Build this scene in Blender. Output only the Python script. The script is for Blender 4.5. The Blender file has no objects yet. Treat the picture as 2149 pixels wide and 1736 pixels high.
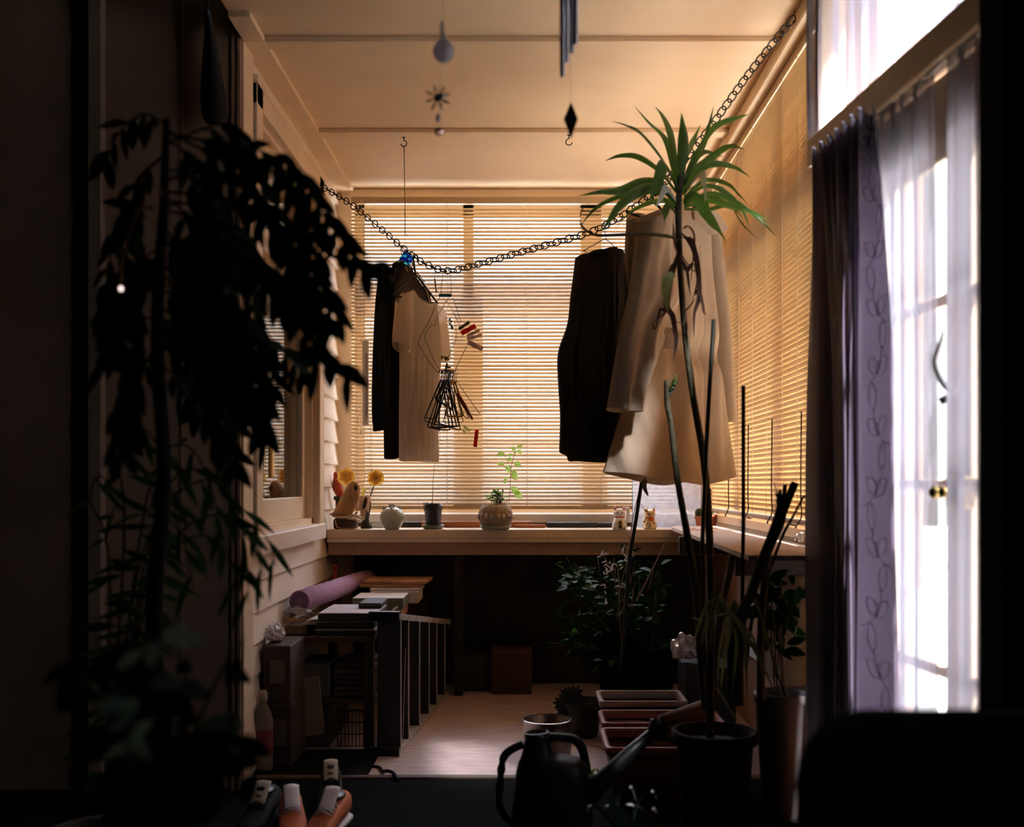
import bpy, math, random
from mathutils import Vector, Matrix, noise as mnoise
random.seed(7)
R = math.radians
sc = bpy.context.scene
COL = sc.collection
# ------------------------------------------------------------------ camera
FPX, CX, CY, CZ = 2300.0, 1105.0, 1014.0, 0.98     # focal length (px), vanishing point, eye height
W, H = 2149.0, 1736.0
cd = bpy.data.cameras.new('camera'); cam = bpy.data.objects.new('camera', cd); COL.objects.link(cam)
cam.location = (0, 0, CZ); cam.rotation_euler = (R(90), 0, 0)
cd.sensor_fit = 'HORIZONTAL'; cd.sensor_width = 36.0; cd.lens = FPX / W * 36.0
cd.shift_x = -(CX - W / 2) / W; cd.shift_y = (CY - H / 2) / W
cd.clip_start = 0.05; cd.clip_end = 200
cd.dof.use_dof = True; cd.dof.focus_distance = 4.2; cd.dof.aperture_fstop = 2.2
sc.camera = cam

def P(px, py, d):
    return Vector(((px - CX) * d / FPX, d, CZ + (CY - py) * d / FPX))
def PX(px, d): return (px - CX) * d / FPX
def PZ(py, d): return CZ + (CY - py) * d / FPX

# ------------------------------------------------------------------ mesh builder
class MB:
    def __init__(s): s.v = []; s.f = []; s.smooth = []
    def add(s, vs, fs, smooth=True):
        b = len(s.v); s.v += [Vector(q) for q in vs]
        for f in fs: s.f.append([b + i for i in f]); s.smooth.append(smooth)
        return s
    def box(s, x0, x1, y0, y1, z0, z1, bev=0.0, M=None):
        if x0 > x1: x0, x1 = x1, x0
        if y0 > y1: y0, y1 = y1, y0
        if z0 > z1: z0, z1 = z1, z0
        b = min(bev, (x1-x0)*.45, (y1-y0)*.45, (z1-z0)*.45)
        if b <= 0:
            vs = [(x, y, z) for x in (x0, x1) for y in (y0, y1) for z in (z0, z1)]
            fs = [(0,1,3,2),(4,6,7,5),(0,4,5,1),(2,3,7,6),(0,2,6,4),(1,5,7,3)]
        else:
            vs = []; idx = {}
            X, Y, Z = (x0, x1), (y0, y1), (z0, z1)
            for i in (0,1):
                for j in (0,1):
                    for k in (0,1):
                        sx, sy, sz = (b, -b)[i], (b, -b)[j], (b, -b)[k]
                        idx[i,j,k,0] = len(vs); vs.append((X[i], Y[j]+sy, Z[k]+sz))
                        idx[i,j,k,1] = len(vs); vs.append((X[i]+sx, Y[j], Z[k]+sz))
                        idx[i,j,k,2] = len(vs); vs.append((X[i]+sx, Y[j]+sy, Z[k]))
            fs = []
            c = [(0,0),(1,0),(1,1),(0,1)]
            for i in (0,1):
                fs.append([idx[i,a,e,0] for a,e in c]); fs.append([idx[a,i,e,1] for a,e in c]); fs.append([idx[a,e,i,2] for a,e in c])
            for a in (0,1):
                for e in (0,1):
                    fs.append([idx[a,e,0,0], idx[a,e,1,0], idx[a,e,1,1], idx[a,e,0,1]])
                    fs.append([idx[a,0,e,0], idx[a,1,e,0], idx[a,1,e,2], idx[a,0,e,2]])
                    fs.append([idx[0,a,e,1], idx[1,a,e,1], idx[1,a,e,2], idx[0,a,e,2]])
            for i in (0,1):
                for j in (0,1):
                    for k in (0,1): fs.append([idx[i,j,k,0], idx[i,j,k,1], idx[i,j,k,2]])
        if M is not None: vs = [M @ Vector(q) for q in vs]
        return s.add(vs, fs, False)
    def loft(s, rings, cap0=True, cap1=True, closed=True, smooth=True):
        n = len(rings[0]); vs = [q for r in rings for q in r]; fs = []
        for a in range(len(rings)-1):
            for i in range(n if closed else n-1):
                j = (i+1) % n
                fs.append((a*n+i, a*n+j, (a+1)*n+j, (a+1)*n+i))
        if cap0: fs.append(list(range(n))[::-1])
        if cap1: fs.append([(len(rings)-1)*n+i for i in range(n)])
        return s.add(vs, fs, smooth)
    def tube(s, pts, r, n=8, caps=True):
        pts = [Vector(p) for p in pts]
        if len(pts) < 2: return s
        rs = list(r) if isinstance(r, (list, tuple)) else [r]*len(pts)
        if len(rs) != len(pts): rs = [samp(rs, i/(len(pts)-1)) for i in range(len(pts))]
        t0 = (pts[1]-pts[0]).normalized()
        up = Vector((0,0,1)) if abs(t0.z) < .9 else Vector((1,0,0))
        nn = t0.cross(up).normalized(); rings = []
        for i, p in enumerate(pts):
            a = pts[max(i-1,0)]; b = pts[min(i+1,len(pts)-1)]
            t = (b-a)
            t = t.normalized() if t.length > 1e-9 else t0
            nn = (nn - t*nn.dot(t))
            nn = nn.normalized() if nn.length > 1e-6 else t.orthogonal().normalized()
            bb = t.cross(nn)
            rings.append([p + (nn*math.cos(k*2*math.pi/n) + bb*math.sin(k*2*math.pi/n))*rs[i] for k in range(n)])
        return s.loft(rings, caps, caps)
    def lathe(s, prof, c, n=28, M=None, caps=True, wob=0.0, sx=1, sy=1):
        c = Vector(c); rings = []
        for (r, z) in prof:
            ring = []
            for k in range(n):
                a = k*2*math.pi/n
                rr = r*(1+wob*mnoise.noise(Vector((math.cos(a)*2, math.sin(a)*2, z*20))))
                q = Vector((rr*math.cos(a)*sx, rr*math.sin(a)*sy, z))
                ring.append((M @ q if M is not None else q) + c)
            rings.append(ring)
        return s.loft(rings, caps, caps)
    def ball(s, c, rx, ry=None, rz=None, nu=14, nv=9, M=None, wob=0.0):
        ry = ry or rx; rz = rz or rx; c = Vector(c); rings = []
        for i in range(nv+1):
            th = math.pi*(i+.02)/(nv+.04); ring = []
            for k in range(nu):
                a = 2*math.pi*k/nu
                q = Vector((rx*math.sin(th)*math.cos(a), ry*math.sin(th)*math.sin(a), rz*math.cos(th)))
                if wob: q *= 1+wob*mnoise.noise(q*(1.5/max(rx,ry,rz))+c*7)
                ring.append((M @ q if M is not None else q)+c)
            rings.append(ring)
        return s.loft(rings)
    def prism(s, poly, fn, t0, t1, smooth=False):
        """poly: 2D outline; fn(a,b,t)->3D; thickness t0..t1"""
        n = len(poly)
        vs = [fn(a,b,t0) for a,b in poly] + [fn(a,b,t1) for a,b in poly]
        fs = [list(range(n))[::-1], [n+i for i in range(n)]]
        s.add(vs, fs, False)
        b = len(s.v)-2*n
        for i in range(n):
            j = (i+1)%n; s.f.append([b+i, b+j, b+n+j, b+n+i]); s.smooth.append(smooth)
        return s
    def grid(s, fn, nu, nv, smooth=True):
        vs = [fn(i/nu, j/nv) for j in range(nv+1) for i in range(nu+1)]
        fs = [(j*(nu+1)+i, j*(nu+1)+i+1, (j+1)*(nu+1)+i+1, (j+1)*(nu+1)+i) for j in range(nv) for i in range(nu)]
        return s.add(vs, fs, smooth)
    def blade(s, pts, w, fold=.25, n=12, side=None, prof=None, twist=0.0, wav=0.0):
        """a leaf blade along a curve: tapering, with a V fold along the midrib"""
        cv = curve(pts, n); L = len(cv)
        for_prof = prof or (lambda t: (min(1, t*5+.25))*(1-t**2.2)**.8)
        vs = []
        for i, p in enumerate(cv):
            t = i/(L-1); a = cv[max(0,i-1)]; b = cv[min(L-1,i+1)]
            tg = (b-a).normalized()
            sd = (side if side is not None else Vector((1,0,0)))
            sd = sd - tg*sd.dot(tg)
            if sd.length < .05: sd = tg.orthogonal()
            sd.normalize(); nm = tg.cross(sd)
            if twist: 
                q = Matrix.Rotation(twist*t, 3, tg); sd = q @ sd; nm = q @ nm
            ww = max(for_prof(t)*w*.5, .0002)*(1+wav*math.sin(t*17+p.x*90))
            vs += [p - sd*ww + nm*ww*fold, p, p + sd*ww + nm*ww*fold]
        fs = []
        for i in range(L-1):
            for k in (0,1): fs.append((i*3+k, i*3+k+1, i*3+k+4, i*3+k+3))
        return s.add(vs, fs, True)
    def oval_leaf(s, base, dirv, nrm, L, w, droop=.15):
        d = dirv.normalized(); sd = d.cross(nrm)
        sd = sd.normalized() if sd.length > 1e-5 else d.orthogonal().normalized()
        n2 = sd.cross(d).normalized(); vs = []
        for t, k in ((0,.05),(.2,.72),(.45,1),(.72,.72),(.9,.3),(1,.02)):
            p = base + d*L*t - n2*droop*L*t*t
            vs += [p - sd*w*.5*k + n2*w*.12*k, p, p + sd*w*.5*k + n2*w*.12*k]
        fs = []
        for i in range(5):
            for k in (0,1): fs.append((i*3+k, i*3+k+1, i*3+k+4, i*3+k+3))
        return s.add(vs, fs, True)
    def build(s, name, mat=None, parent=None, solid=0.0, flat=False):
        me = bpy.data.meshes.new(name); o = bpy.data.objects.new(name, me); COL.objects.link(o)
        org = ORG.get(parent.name, Vector((0,0,0))) if parent is not None else Vector((0,0,0))
        me.from_pydata([tuple(q-org) for q in s.v], [], s.f)
        me.polygons.foreach_set('use_smooth', [False]*len(s.f) if flat else s.smooth)
        me.update()
        if mat is not None: me.materials.append(mat)
        if parent is not None: o.parent = parent; ORG[o.name] = org
        if solid:
            m = o.modifiers.new('solid', 'SOLIDIFY'); m.thickness = solid; m.offset = 0
        return o
ORG = {}
def samp(seq, t):
    x = t*(len(seq)-1); i = min(int(x), len(seq)-2); f = x-i
    return seq[i]*(1-f) + seq[i+1]*f
def curve(pts, n=8):
    """Catmull-Rom through the points, n steps per segment"""
    pts = [Vector(p) for p in pts]
    if len(pts) == 2: return [pts[0].lerp(pts[1], i/n) for i in range(n+1)]
    out = []
    q = [pts[0]*2-pts[1]] + pts + [pts[-1]*2-pts[-2]]
    n = max(2, int(n/ (1 if len(pts) < 4 else 1)))
    for i in range(1, len(q)-2):
        a, b, c, d = q[i-1], q[i], q[i+1], q[i+2]
        for k in range(n):
            t = k/n
            out.append(.5*((2*b)+(c-a)*t+(2*a-5*b+4*c-d)*t*t+(3*b-a-3*c+d)*t*t*t))
    out.append(pts[-1]); return out
def poly_at(pts, t):
    """point at arc-length fraction t"""
    L = [(pts[i+1]-pts[i]).length for i in range(len(pts)-1)]; T = sum(L)*t
    for i, l in enumerate(L):
        if T <= l or i == len(L)-1:
            return pts[i].lerp(pts[i+1], min(1, T/l if l > 0 else 0))
        T -= l
def smoothpoly(pts, n=6):
    return curve([Vector((p[0], p[1], 0)) for p in pts], n)

def tag(o, label, cat, group=None, kind=None):
    o['label'] = label; o['category'] = cat
    if group: o['group'] = group
    if kind: o['kind'] = kind
    return o
def thing(name, label, cat, loc=(0,0,0), group=None, kind=None):
    o = bpy.data.objects.new(name, None); COL.objects.link(o); o.location = loc
    o.empty_display_size = .05
    ORG[o.name] = Vector(loc); tag(o, label, cat, group, kind); return o
def dup(root, loc=None, rot=None, label=None, group=None):
    r = root.copy(); COL.objects.link(r)
    if loc is not None: r.location = loc
    if rot is not None: r.rotation_euler = rot
    if label: r['label'] = label
    if group: r['group'] = group
    for ch in list(root.children):
        c = ch.copy(); COL.objects.link(c); c.parent = r
        for g in list(ch.children):
            d = g.copy(); COL.objects.link(d); d.parent = c
    return r

# ------------------------------------------------------------------ materials
def srgb(r, g, b):
    f = lambda c: (c/255/12.92 if c/255 <= .04045 else ((c/255+.055)/1.055)**2.4)
    return (f(r), f(g), f(b))
MATS = {}
def mat(name, col, rough=.6, metal=0.0, var=.12, vscale=9.0, bump=0.0, bscale=60.0, spec=.4, stretch=None,
        trans=0.0, tcol=None, sheen=0.0, coat=0.0, col2=None, clip=None, emit=None):
    if name in MATS: return MATS[name]
    m = bpy.data.materials.new(name); m.use_nodes = True; nt = m.node_tree; N = nt.nodes; L = nt.links
    bs = N['Principled BSDF']; out = N['Material Output']
    bs.inputs['Roughness'].default_value = rough; bs.inputs['Metallic'].default_value = metal
    bs.inputs['Specular IOR Level'].default_value = spec
    bs.inputs['Sheen Weight'].default_value = sheen; bs.inputs['Coat Weight'].default_value = coat
    tc = N.new('ShaderNodeTexCoord'); src = tc.outputs['Object']
    if stretch:
        mp = N.new('ShaderNodeMapping'); mp.inputs['Scale'].default_value = stretch; L.new(src, mp.inputs['Vector']); src = mp.outputs['Vector']
    nz = N.new('ShaderNodeTexNoise'); nz.inputs['Scale'].default_value = vscale; nz.inputs['Detail'].default_value = 4
    L.new(src, nz.inputs['Vector'])
    rp = N.new('ShaderNodeValToRGB')
    lo, hi = clip or (.3, .7)
    rp.color_ramp.elements[0].position = lo; rp.color_ramp.elements[1].position = hi
    c2 = col2 or tuple(min(1, c*(1+var)) for c in col)
    c1 = col if col2 else tuple(c*(1-var) for c in col)
    rp.color_ramp.elements[0].color = (*c1, 1); rp.color_ramp.elements[1].color = (*c2, 1)
    L.new(nz.outputs['Fac'], rp.inputs['Fac']); L.new(rp.outputs['Color'], bs.inputs['Base Color'])
    if bump:
        n2 = N.new('ShaderNodeTexNoise'); n2.inputs['Scale'].default_value = bscale; n2.inputs['Detail'].default_value = 3
        L.new(src, n2.inputs['Vector'])
        bp = N.new('ShaderNodeBump'); bp.inputs['Strength'].default_value = bump; bp.inputs['Distance'].default_value = .01
        L.new(n2.outputs['Fac'], bp.inputs['Height']); L.new(bp.outputs['Normal'], bs.inputs['Normal'])
    if emit: 
        bs.inputs['Emission Color'].default_value = (*emit[0], 1); bs.inputs['Emission Strength'].default_value = emit[1]
    if trans:
        tr = N.new('ShaderNodeBsdfTranslucent'); tr.inputs['Color'].default_value = (*(tcol or col), 1)
        mx = N.new('ShaderNodeMixShader'); mx.inputs['Fac'].default_value = trans
        L.new(bs.outputs[0], mx.inputs[1]); L.new(tr.outputs[0], mx.inputs[2]); L.new(mx.outputs[0], out.inputs['Surface'])
    MATS[name] = m; return m
def glass_mat(name, col=(.95,.97,.97), refl=.08, rough=.02):
    m = bpy.data.materials.new(name); m.use_nodes = True; nt = m.node_tree; N = nt.nodes; L = nt.links
    N.remove(N['Principled BSDF']); out = N['Material Output']
    t = N.new('ShaderNodeBsdfTransparent'); t.inputs['Color'].default_value = (*col, 1)
    g = N.new('ShaderNodeBsdfGlossy'); g.inputs['Roughness'].default_value = rough
    fr = N.new('ShaderNodeFresnel'); ge = N.new('ShaderNodeNewGeometry'); mr = N.new('ShaderNodeMapRange')      # same reflectance from either face of the thin pane
    mr.inputs['To Min'].default_value = 1.5; mr.inputs['To Max'].default_value = 1/1.5
    L.new(ge.outputs['Backfacing'], mr.inputs['Value']); L.new(mr.outputs['Result'], fr.inputs['IOR'])
    mth = N.new('ShaderNodeMath'); mth.operation = 'ADD'; mth.inputs[1].default_value = refl-.04; mth.use_clamp = True
    mx = N.new('ShaderNodeMixShader')
    L.new(fr.outputs[0], mth.inputs[0]); L.new(mth.outputs[0], mx.inputs['Fac'])
    L.new(t.outputs[0], mx.inputs[1]); L.new(g.outputs[0], mx.inputs[2]); L.new(mx.outputs[0], out.inputs['Surface'])
    return m
def solid_glass(name, col, rough=.05, ior=1.45):
    m = bpy.data.materials.new(name); m.use_nodes = True; b = m.node_tree.nodes['Principled BSDF']
    b.inputs['Base Color'].default_value = (*col,1); b.inputs['Transmission Weight'].default_value = 1
    b.inputs['Roughness'].default_value = rough; b.inputs['IOR'].default_value = ior
    return m
def sheer_mat(name, col, transp, transl, vscale=0):
    """thin voile: part of the light goes straight through the weave, part is scattered forward or back by the thread"""
    m = bpy.data.materials.new(name); m.use_nodes = True; nt = m.node_tree; N = nt.nodes; L = nt.links
    N.remove(N['Principled BSDF']); out = N['Material Output']
    t = N.new('ShaderNodeBsdfTransparent'); d = N.new('ShaderNodeBsdfDiffuse'); tl = N.new('ShaderNodeBsdfTranslucent')
    d.inputs['Color'].default_value = (*col,1); tl.inputs['Color'].default_value = (*col,1)
    m1 = N.new('ShaderNodeMixShader'); m1.inputs['Fac'].default_value = transl
    m2 = N.new('ShaderNodeMixShader'); m2.inputs['Fac'].default_value = 1-transp
    L.new(d.outputs[0], m1.inputs[1]); L.new(tl.outputs[0], m1.inputs[2])
    L.new(t.outputs[0], m2.inputs[1]); L.new(m1.outputs[0], m2.inputs[2]); L.new(m2.outputs[0], out.inputs['Surface'])
    return m

PAINT = (.80,.63,.45)
m_paint = mat('cream_paint', PAINT, .45, var=.05, vscale=4, bump=.05, bscale=30)
m_ceil = mat('ceiling_paint', (.80,.585,.37), .6, var=.08, vscale=2.2, bump=.04, bscale=14)
m_siding = mat('weatherboard_paint', (.84,.72,.60), .45, var=.05, vscale=5, bump=.06, bscale=40)
m_brownpaint = mat('dark_brown_panel', (.42,.27,.18), .6, spec=.15, var=.15, vscale=3)
m_floor = mat('hardboard_floor', (.62,.47,.45), .5, var=.2, vscale=7, bump=.05, bscale=80, stretch=(1,6,1))
m_carpet = mat('black_carpet', (.008,.008,.008), .95, var=.4, vscale=60, bump=.4, bscale=300, spec=.05)
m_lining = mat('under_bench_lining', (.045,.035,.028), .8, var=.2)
m_pinkwall = mat('pinkish_lining_board', (.42,.23,.155), .7, var=.1, vscale=3)
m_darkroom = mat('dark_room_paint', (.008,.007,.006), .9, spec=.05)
m_osb = mat('chipboard', (.62,.47,.36), .7, col2=(.74,.62,.55), vscale=30, bump=.15, bscale=120, stretch=(3,1,1))
m_white = mat('white_paint', (.82,.80,.78), .4, var=.04)
m_black = mat('black_plastic', (.012,.012,.013), .35, var=.2)
m_wire = mat('dark_wire', (.02,.015,.013), .45, .4)
m_steel = mat('steel', (.62,.60,.58), .3, 1.0, var=.08)
m_alu = mat('dull_aluminium', (.60,.56,.54), .45, .35, var=.12, vscale=20)
m_brass = mat('brass', (.55,.38,.14), .35, 1.0, var=.15)
m_terra = mat('terracotta', (.48,.19,.10), .85, var=.15, vscale=12, bump=.1)
m_soil = mat('potting_soil', (.03,.02,.014), .95, bump=.6, bscale=60)
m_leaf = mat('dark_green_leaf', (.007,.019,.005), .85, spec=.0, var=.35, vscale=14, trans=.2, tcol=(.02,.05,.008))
m_glass = glass_mat('window_glass')
# ------------------------------------------------------------------ the room
XL, XR, D, CEIL = -.917, .90, 5.30, 2.402
def struct(name, mb, m, label, cat, parent=None):
    o = mb.build(name, m, parent)
    if parent is None: tag(o, label, cat, kind='structure')
    return o
struct('floor', MB().box(-1.2, 1.1, 3.60, 5.42, -.06, 0), m_floor, 'pale brown hardboard floor of the sunroom', 'floor')
struct('floor_carpet', MB().box(-3.2, 1.04, -1.4, 3.62, -.06, .006), m_carpet, 'black carpet of the dark front room', 'floor')
struct('trim_1', MB().box(-.95, 1.0, 3.605, 3.64, 0, .012, .003), mat('threshold_wood', (.12,.07,.05), .5), 'brown threshold strip between carpet and sunroom floor', 'threshold')
struct('ceiling', MB().box(-.90, .96, 3.12, 3.5, CEIL, CEIL+.1).box(-1.15, .96, 3.5, 5.5, CEIL, CEIL+.1), m_ceil, 'cream panelled ceiling', 'ceiling')
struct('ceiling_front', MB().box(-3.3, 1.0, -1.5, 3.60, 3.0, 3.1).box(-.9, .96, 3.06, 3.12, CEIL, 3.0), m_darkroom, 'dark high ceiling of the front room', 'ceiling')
# ceiling battens
struct('trim_2', MB().box(-.835, .82, 3.485, 3.55, CEIL-.0173, CEIL, .002), m_ceil, 'ceiling batten nearer the camera, across the top of the view', 'batten')
struct('trim_3', MB().box(-.835, .82, 4.387, 4.455, CEIL-.0184, CEIL, .002), m_ceil, 'ceiling batten farther back, above the hanging clothes', 'batten')
struct('trim_4', MB().box(-.90, -.832, 3.3, 3.482, CEIL-.0175, CEIL, .002).box(XL-.03, -.832, 3.482, D, CEIL-.0175, CEIL, .002), m_ceil, 'flat batten along the left edge of the ceiling', 'batten')
struct('trim_5', MB().box(.81, .905, 3.06, D+.05, CEIL-.05, CEIL, .004), m_ceil, 'timber plate along the right edge of the ceiling', 'batten')
# --- left wall: lapped weatherboards around window_1
WY0, WY1, WZ0, WZ1 = 3.60, 4.82, .80, 2.325
def boards(mb, y0, y1, z0, z1, pitch=.1045, base=.02):
    k = math.floor((z0-base)/pitch)
    while base + k*pitch < z1:
        a, b = base + k*pitch, base + (k+1)*pitch
        a2, b2 = max(a, z0), min(b, z1)
        if b2-a2 > .004:
            xa = XL+.012 - .016*(a2-a)/pitch; xb = XL+.012 - .016*(b2-a)/pitch
            prof = [(xa-.006, a2), (xa, a2+.004), (xb, b2), (xb-.02, b2), (xa-.03, a2)]
            mb.loft([[Vector((x, y, z)) for x, z in prof] for y in (y0, y1)], smooth=False)
        k += 1
    mb.box(XL-.12, XL-.004, y0, y1, z0, z1)
wl = MB(); boards(wl, 3.585, D, 0, .742); boards(wl, WY1, D, .742, CEIL-.01); boards(wl, 3.585, WY1, WZ1, CEIL-.01)
struct('wall_left', wl, m_siding, 'left wall of white lapped weatherboards', 'wall')
# partition / jamb at the front of the left wall
pl = MB().box(-3.2, -.903, 3.48, 3.58, 0, 3.0)
pl.box(-.935, -.925, 3.472, 3.48, 0, 3.0); pl.box(-.915, -.906, 3.468, 3.48, 0, 3.0)
pl.box(-1.098, -1.092, 3.476, 3.48, 0, 3.0)
struct('wall_front_left', pl, m_brownpaint, 'dark brown panelled wall beside the opening, behind the foreground plants', 'wall')
struct('trim_6', MB().box(-.905, -.898, 3.482, 3.60, 0, CEIL-.018, .001), m_paint, 'cream corner strip on the edge of the dark panel', 'trim')
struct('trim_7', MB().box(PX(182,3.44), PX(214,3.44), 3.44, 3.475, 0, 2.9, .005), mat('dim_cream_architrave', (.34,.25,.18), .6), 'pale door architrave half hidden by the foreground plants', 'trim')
# --- window_1 : the side window on the left
w1 = thing('window_1', 'cream casement window with fanlight in the left weatherboard wall', 'window', (-.93, 4.2, .8), kind='structure')
c = MB()
xo, xi = -.94, -.889
c.box(xo, xi, WY0+.02, WY0+.10, .80, WZ1, .003); c.box(xo, xi, WY1-.10, WY1, .80, WZ1, .003)
c.box(xo, xi, WY0+.02, WY1, 2.235, WZ1, .003); c.box(xo, xi+.006, WY0+.01, WY1+.01, WZ1-.022, WZ1+.004, .003)
c.box(xo, xi, WY0+.10, WY1-.10, 1.77, 1.85, .003)
c.build('casing', m_paint, w1)
c = MB()
for y0, y1 in ((WY0+.095, WY0+.12), (WY1-.12, WY1-.095)): c.box(-1.0, -.92, y0, y1, .80, 2.24)
c.box(-1.0, -.92, WY0+.1, WY1-.1, 2.215, 2.24); c.box(-1.0, -.92, WY0+.1, WY1-.1, .80, .83)
c.build('reveal', m_paint, w1)
def sash(z0, z1, rb, rt, rs=.05):
    s = MB(); a, b = WY0+.115, WY1-.115
    s.box(-.985, -.95, a, a+rs, z0, z1, .004); s.box(-.985, -.95, b-rs, b, z0, z1, .004)
    s.box(-.985, -.95, a+rs, b-rs, z0, z0+rb, .004); s.box(-.985, -.95, a+rs, b-rs, z1-rt, z1, .004)
    o = s.build('sash', m_paint, w1)
    MB().box(-.971, -.967, a+rs-.004, b-rs+.004, z0+rb-.004, z1-rt+.004).build('pane', m_glass, o)
    return o
lo = sash(.83, 1.775, .092, .055); sash(1.84, 2.22, .04, .04)
MB().box(-.955, -.94, 4.05, 4.09, 1.0, 1.11, .004).build('latch', m_brass, lo)
MB().box(-1.0, -.87, WY0-.005, 4.76, .74, .806, .004).build('sill', m_white if False else m_siding, w1)
# dark room behind it
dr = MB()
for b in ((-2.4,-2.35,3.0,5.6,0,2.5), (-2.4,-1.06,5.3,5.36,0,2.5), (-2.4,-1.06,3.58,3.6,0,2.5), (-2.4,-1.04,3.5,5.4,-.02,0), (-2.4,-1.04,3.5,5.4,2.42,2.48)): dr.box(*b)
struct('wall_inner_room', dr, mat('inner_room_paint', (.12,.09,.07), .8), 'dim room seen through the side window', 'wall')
# --- back wall
wb = MB()
wb.box(-1.1, 1.15, 5.40, 5.47, 0, .845); wb.box(-1.1, 1.15, 5.40, 5.47, 2.36, 2.5)
wb.box(-1.1, PX(737,5.28), 5.29, 5.47, 0, CEIL); wb.box(.865, 1.15, 5.29, 5.47, 0, CEIL)
struct('wall_back', wb, m_paint, 'back wall posts around the wide window', 'wall')
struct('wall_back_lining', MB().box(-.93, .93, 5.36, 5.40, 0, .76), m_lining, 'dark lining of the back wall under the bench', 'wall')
hd = MB().box(PX(737,5.28)-.01, .87, 5.285, 5.33, PZ(418,5.28), CEIL-.003, .003)
struct('trim_8', hd, m_paint, 'timber window head above the back blind', 'trim')
w2 = thing('window_2', 'three-light timber window across the back wall behind the blind', 'window', (0, 5.44, .85), kind='structure')
f = MB(); fy0, fy1 = 5.41, 5.46
f.box(-.85, -.80, fy0, fy1, .845, 2.36); f.box(.82, .87, fy0, fy1, .845, 2.36)
f.box(-.85, .87, fy0, fy1, 2.30, 2.36); f.box(-.85, .87, fy0, fy1, 1.80, 1.965); f.box(-.85, .87, fy0, fy1, .845, .90)
for a, b in ((-.312,-.262), (.267,.371)): f.box(a, b, fy0, fy1, 1.9, 2.36)
for a, b in ((-.36,-.215), (.275,.40)): f.box(a, b, fy0, fy1, .85, 1.9)
f.build('frame', m_paint, w2)
for a, b in ((-.80,-.312), (-.262,.267), (.371,.82)): MB().box(a, b, 5.434, 5.438, 1.96, 2.31).build('fanlight_pane', m_glass, w2)
for a, b in ((-.80,-.36), (-.215,.275), (.40,.82)): MB().box(a, b, 5.434, 5.438, .89, 1.81).build('pane', m_glass, w2)
MB().box(-.846, .865, 5.27, 5.42, PZ(1097,5.27), PZ(1078,5.27), .004).build('sill', m_white, w2)
# --- right wall (blind side)
wr = MB()
wr.box(XR, 1.05, 2.98, 5.40, 0, .80); wr.box(.93, 1.05, 5.20, 5.42, .7, CEIL); wr.box(.93, 1.05, 2.9, 3.12, .7, CEIL)
wr.box(.935, .96, 2.9, 5.42, 2.385, CEIL)
struct('wall_right', wr, m_pinkwall, 'right wall with pinkish lining below the windows', 'wall')
struct('baseboard_right', MB().box(.875, .905, 3.0, 5.35, .30, .335, .004), m_white, 'white ledge strip low on the right wall', 'baseboard')
w3 = thing('window_3', 'row of timber windows along the right wall behind the blind', 'window', (1.0, 4.2, .85), kind='structure')
f = MB(); a, b = .90, .93
f.box(a, b, 3.1, 5.22, .80, .90); f.box(a, b, 3.1, 5.22, 1.84, 2.02); f.box(a, b, 3.1, 5.22, 2.37, 2.40)
for y in (3.10, 3.70, 4.42, 5.15): f.box(a, b, y-.03, y+.04, .8, 2.38)
f.build('frame', m_paint, w3)
for y0, y1 in ((3.14,3.67),(3.74,4.39),(4.46,5.12)):
    MB().box(.913, .917, y0, y1, .89, 1.85).build('pane', m_glass, w3); MB().box(.913, .917, y0, y1, 2.01, 2.375).build('fanlight_pane', m_glass, w3)
s = MB().box(.885, 1.0, 3.0, 5.30, .795, .836, .005); s.box(.895, .93, 3.0, 5.3, .742, .80, .003)
s.build('sill', m_paint, w3)
t = MB(); p = P(1681, 1128, 3.50); t.tube([p+Vector((-.01,0,.012)), p+Vector((-.02,.0,-.002)), p+Vector((-.012,0,-.014))], .004); t.box(p.x-.006, p.x+.01, p.y-.01, p.y+.01, p.z-.016, p.z+.016, .002)
t.build('latch', m_steel, w3)
# --- rest of the dark front room the camera stands in
fr = MB()
fr.box(-3.3, -3.2, -1.5, 3.6, 0, 3.0)
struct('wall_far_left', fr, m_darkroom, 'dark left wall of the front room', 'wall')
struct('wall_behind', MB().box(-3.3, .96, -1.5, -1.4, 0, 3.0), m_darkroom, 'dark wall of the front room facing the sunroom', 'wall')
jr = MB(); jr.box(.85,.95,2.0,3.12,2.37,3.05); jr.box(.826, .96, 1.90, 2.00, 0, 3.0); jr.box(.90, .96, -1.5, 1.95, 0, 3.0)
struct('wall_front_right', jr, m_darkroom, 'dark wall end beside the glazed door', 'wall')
struct('wall_sunroom_front', MB().box(-3.2, -.905, 3.50, 3.57, 0, CEIL), m_darkroom, 'back of the dark panel', 'wall') if False else None
# ------------------------------------------------------------------ glazed doors on the right (set 5 degrees off the wall)
def Q(s, off=0.0, z=0.0):
    nx, ny = -.99620, -.08707
    return Vector((.889 - .0874*s + nx*off, 2.15 + s + ny*off, z))
def qbox(mb, s0, s1, o0, o1, z0, z1, bev=.003):
    ang = math.atan2(.0874, 1.0)
    Mx = Matrix.Translation((.889, 2.15, 0)) @ Matrix.Rotation(ang, 4, 'Z')
    return mb.box(-o1, -o0, s0*1.0038, s1*1.0038, z0, z1, bev, Mx)
dm = thing('door_1', 'pair of cream glazed doors with transom light on the right', 'door', (.87, 2.4, 0), kind='structure')
f = MB(); qbox(f, -.12, .86, -.05, .045, 1.845, 1.92); qbox(f, -.13, -.105, -.06, .03, 0, 2.36); qbox(f, .82, .87, -.05, .02, 0, 2.36); qbox(f, .504, .83, -.06, -.005, 0, 1.85); qbox(f, -.12, .86, -.05, .02, 2.30, 2.37)  # includes an added unseen panel beside the door leaf to block curtain backlight
f.build('frame', m_paint, dm)
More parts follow.
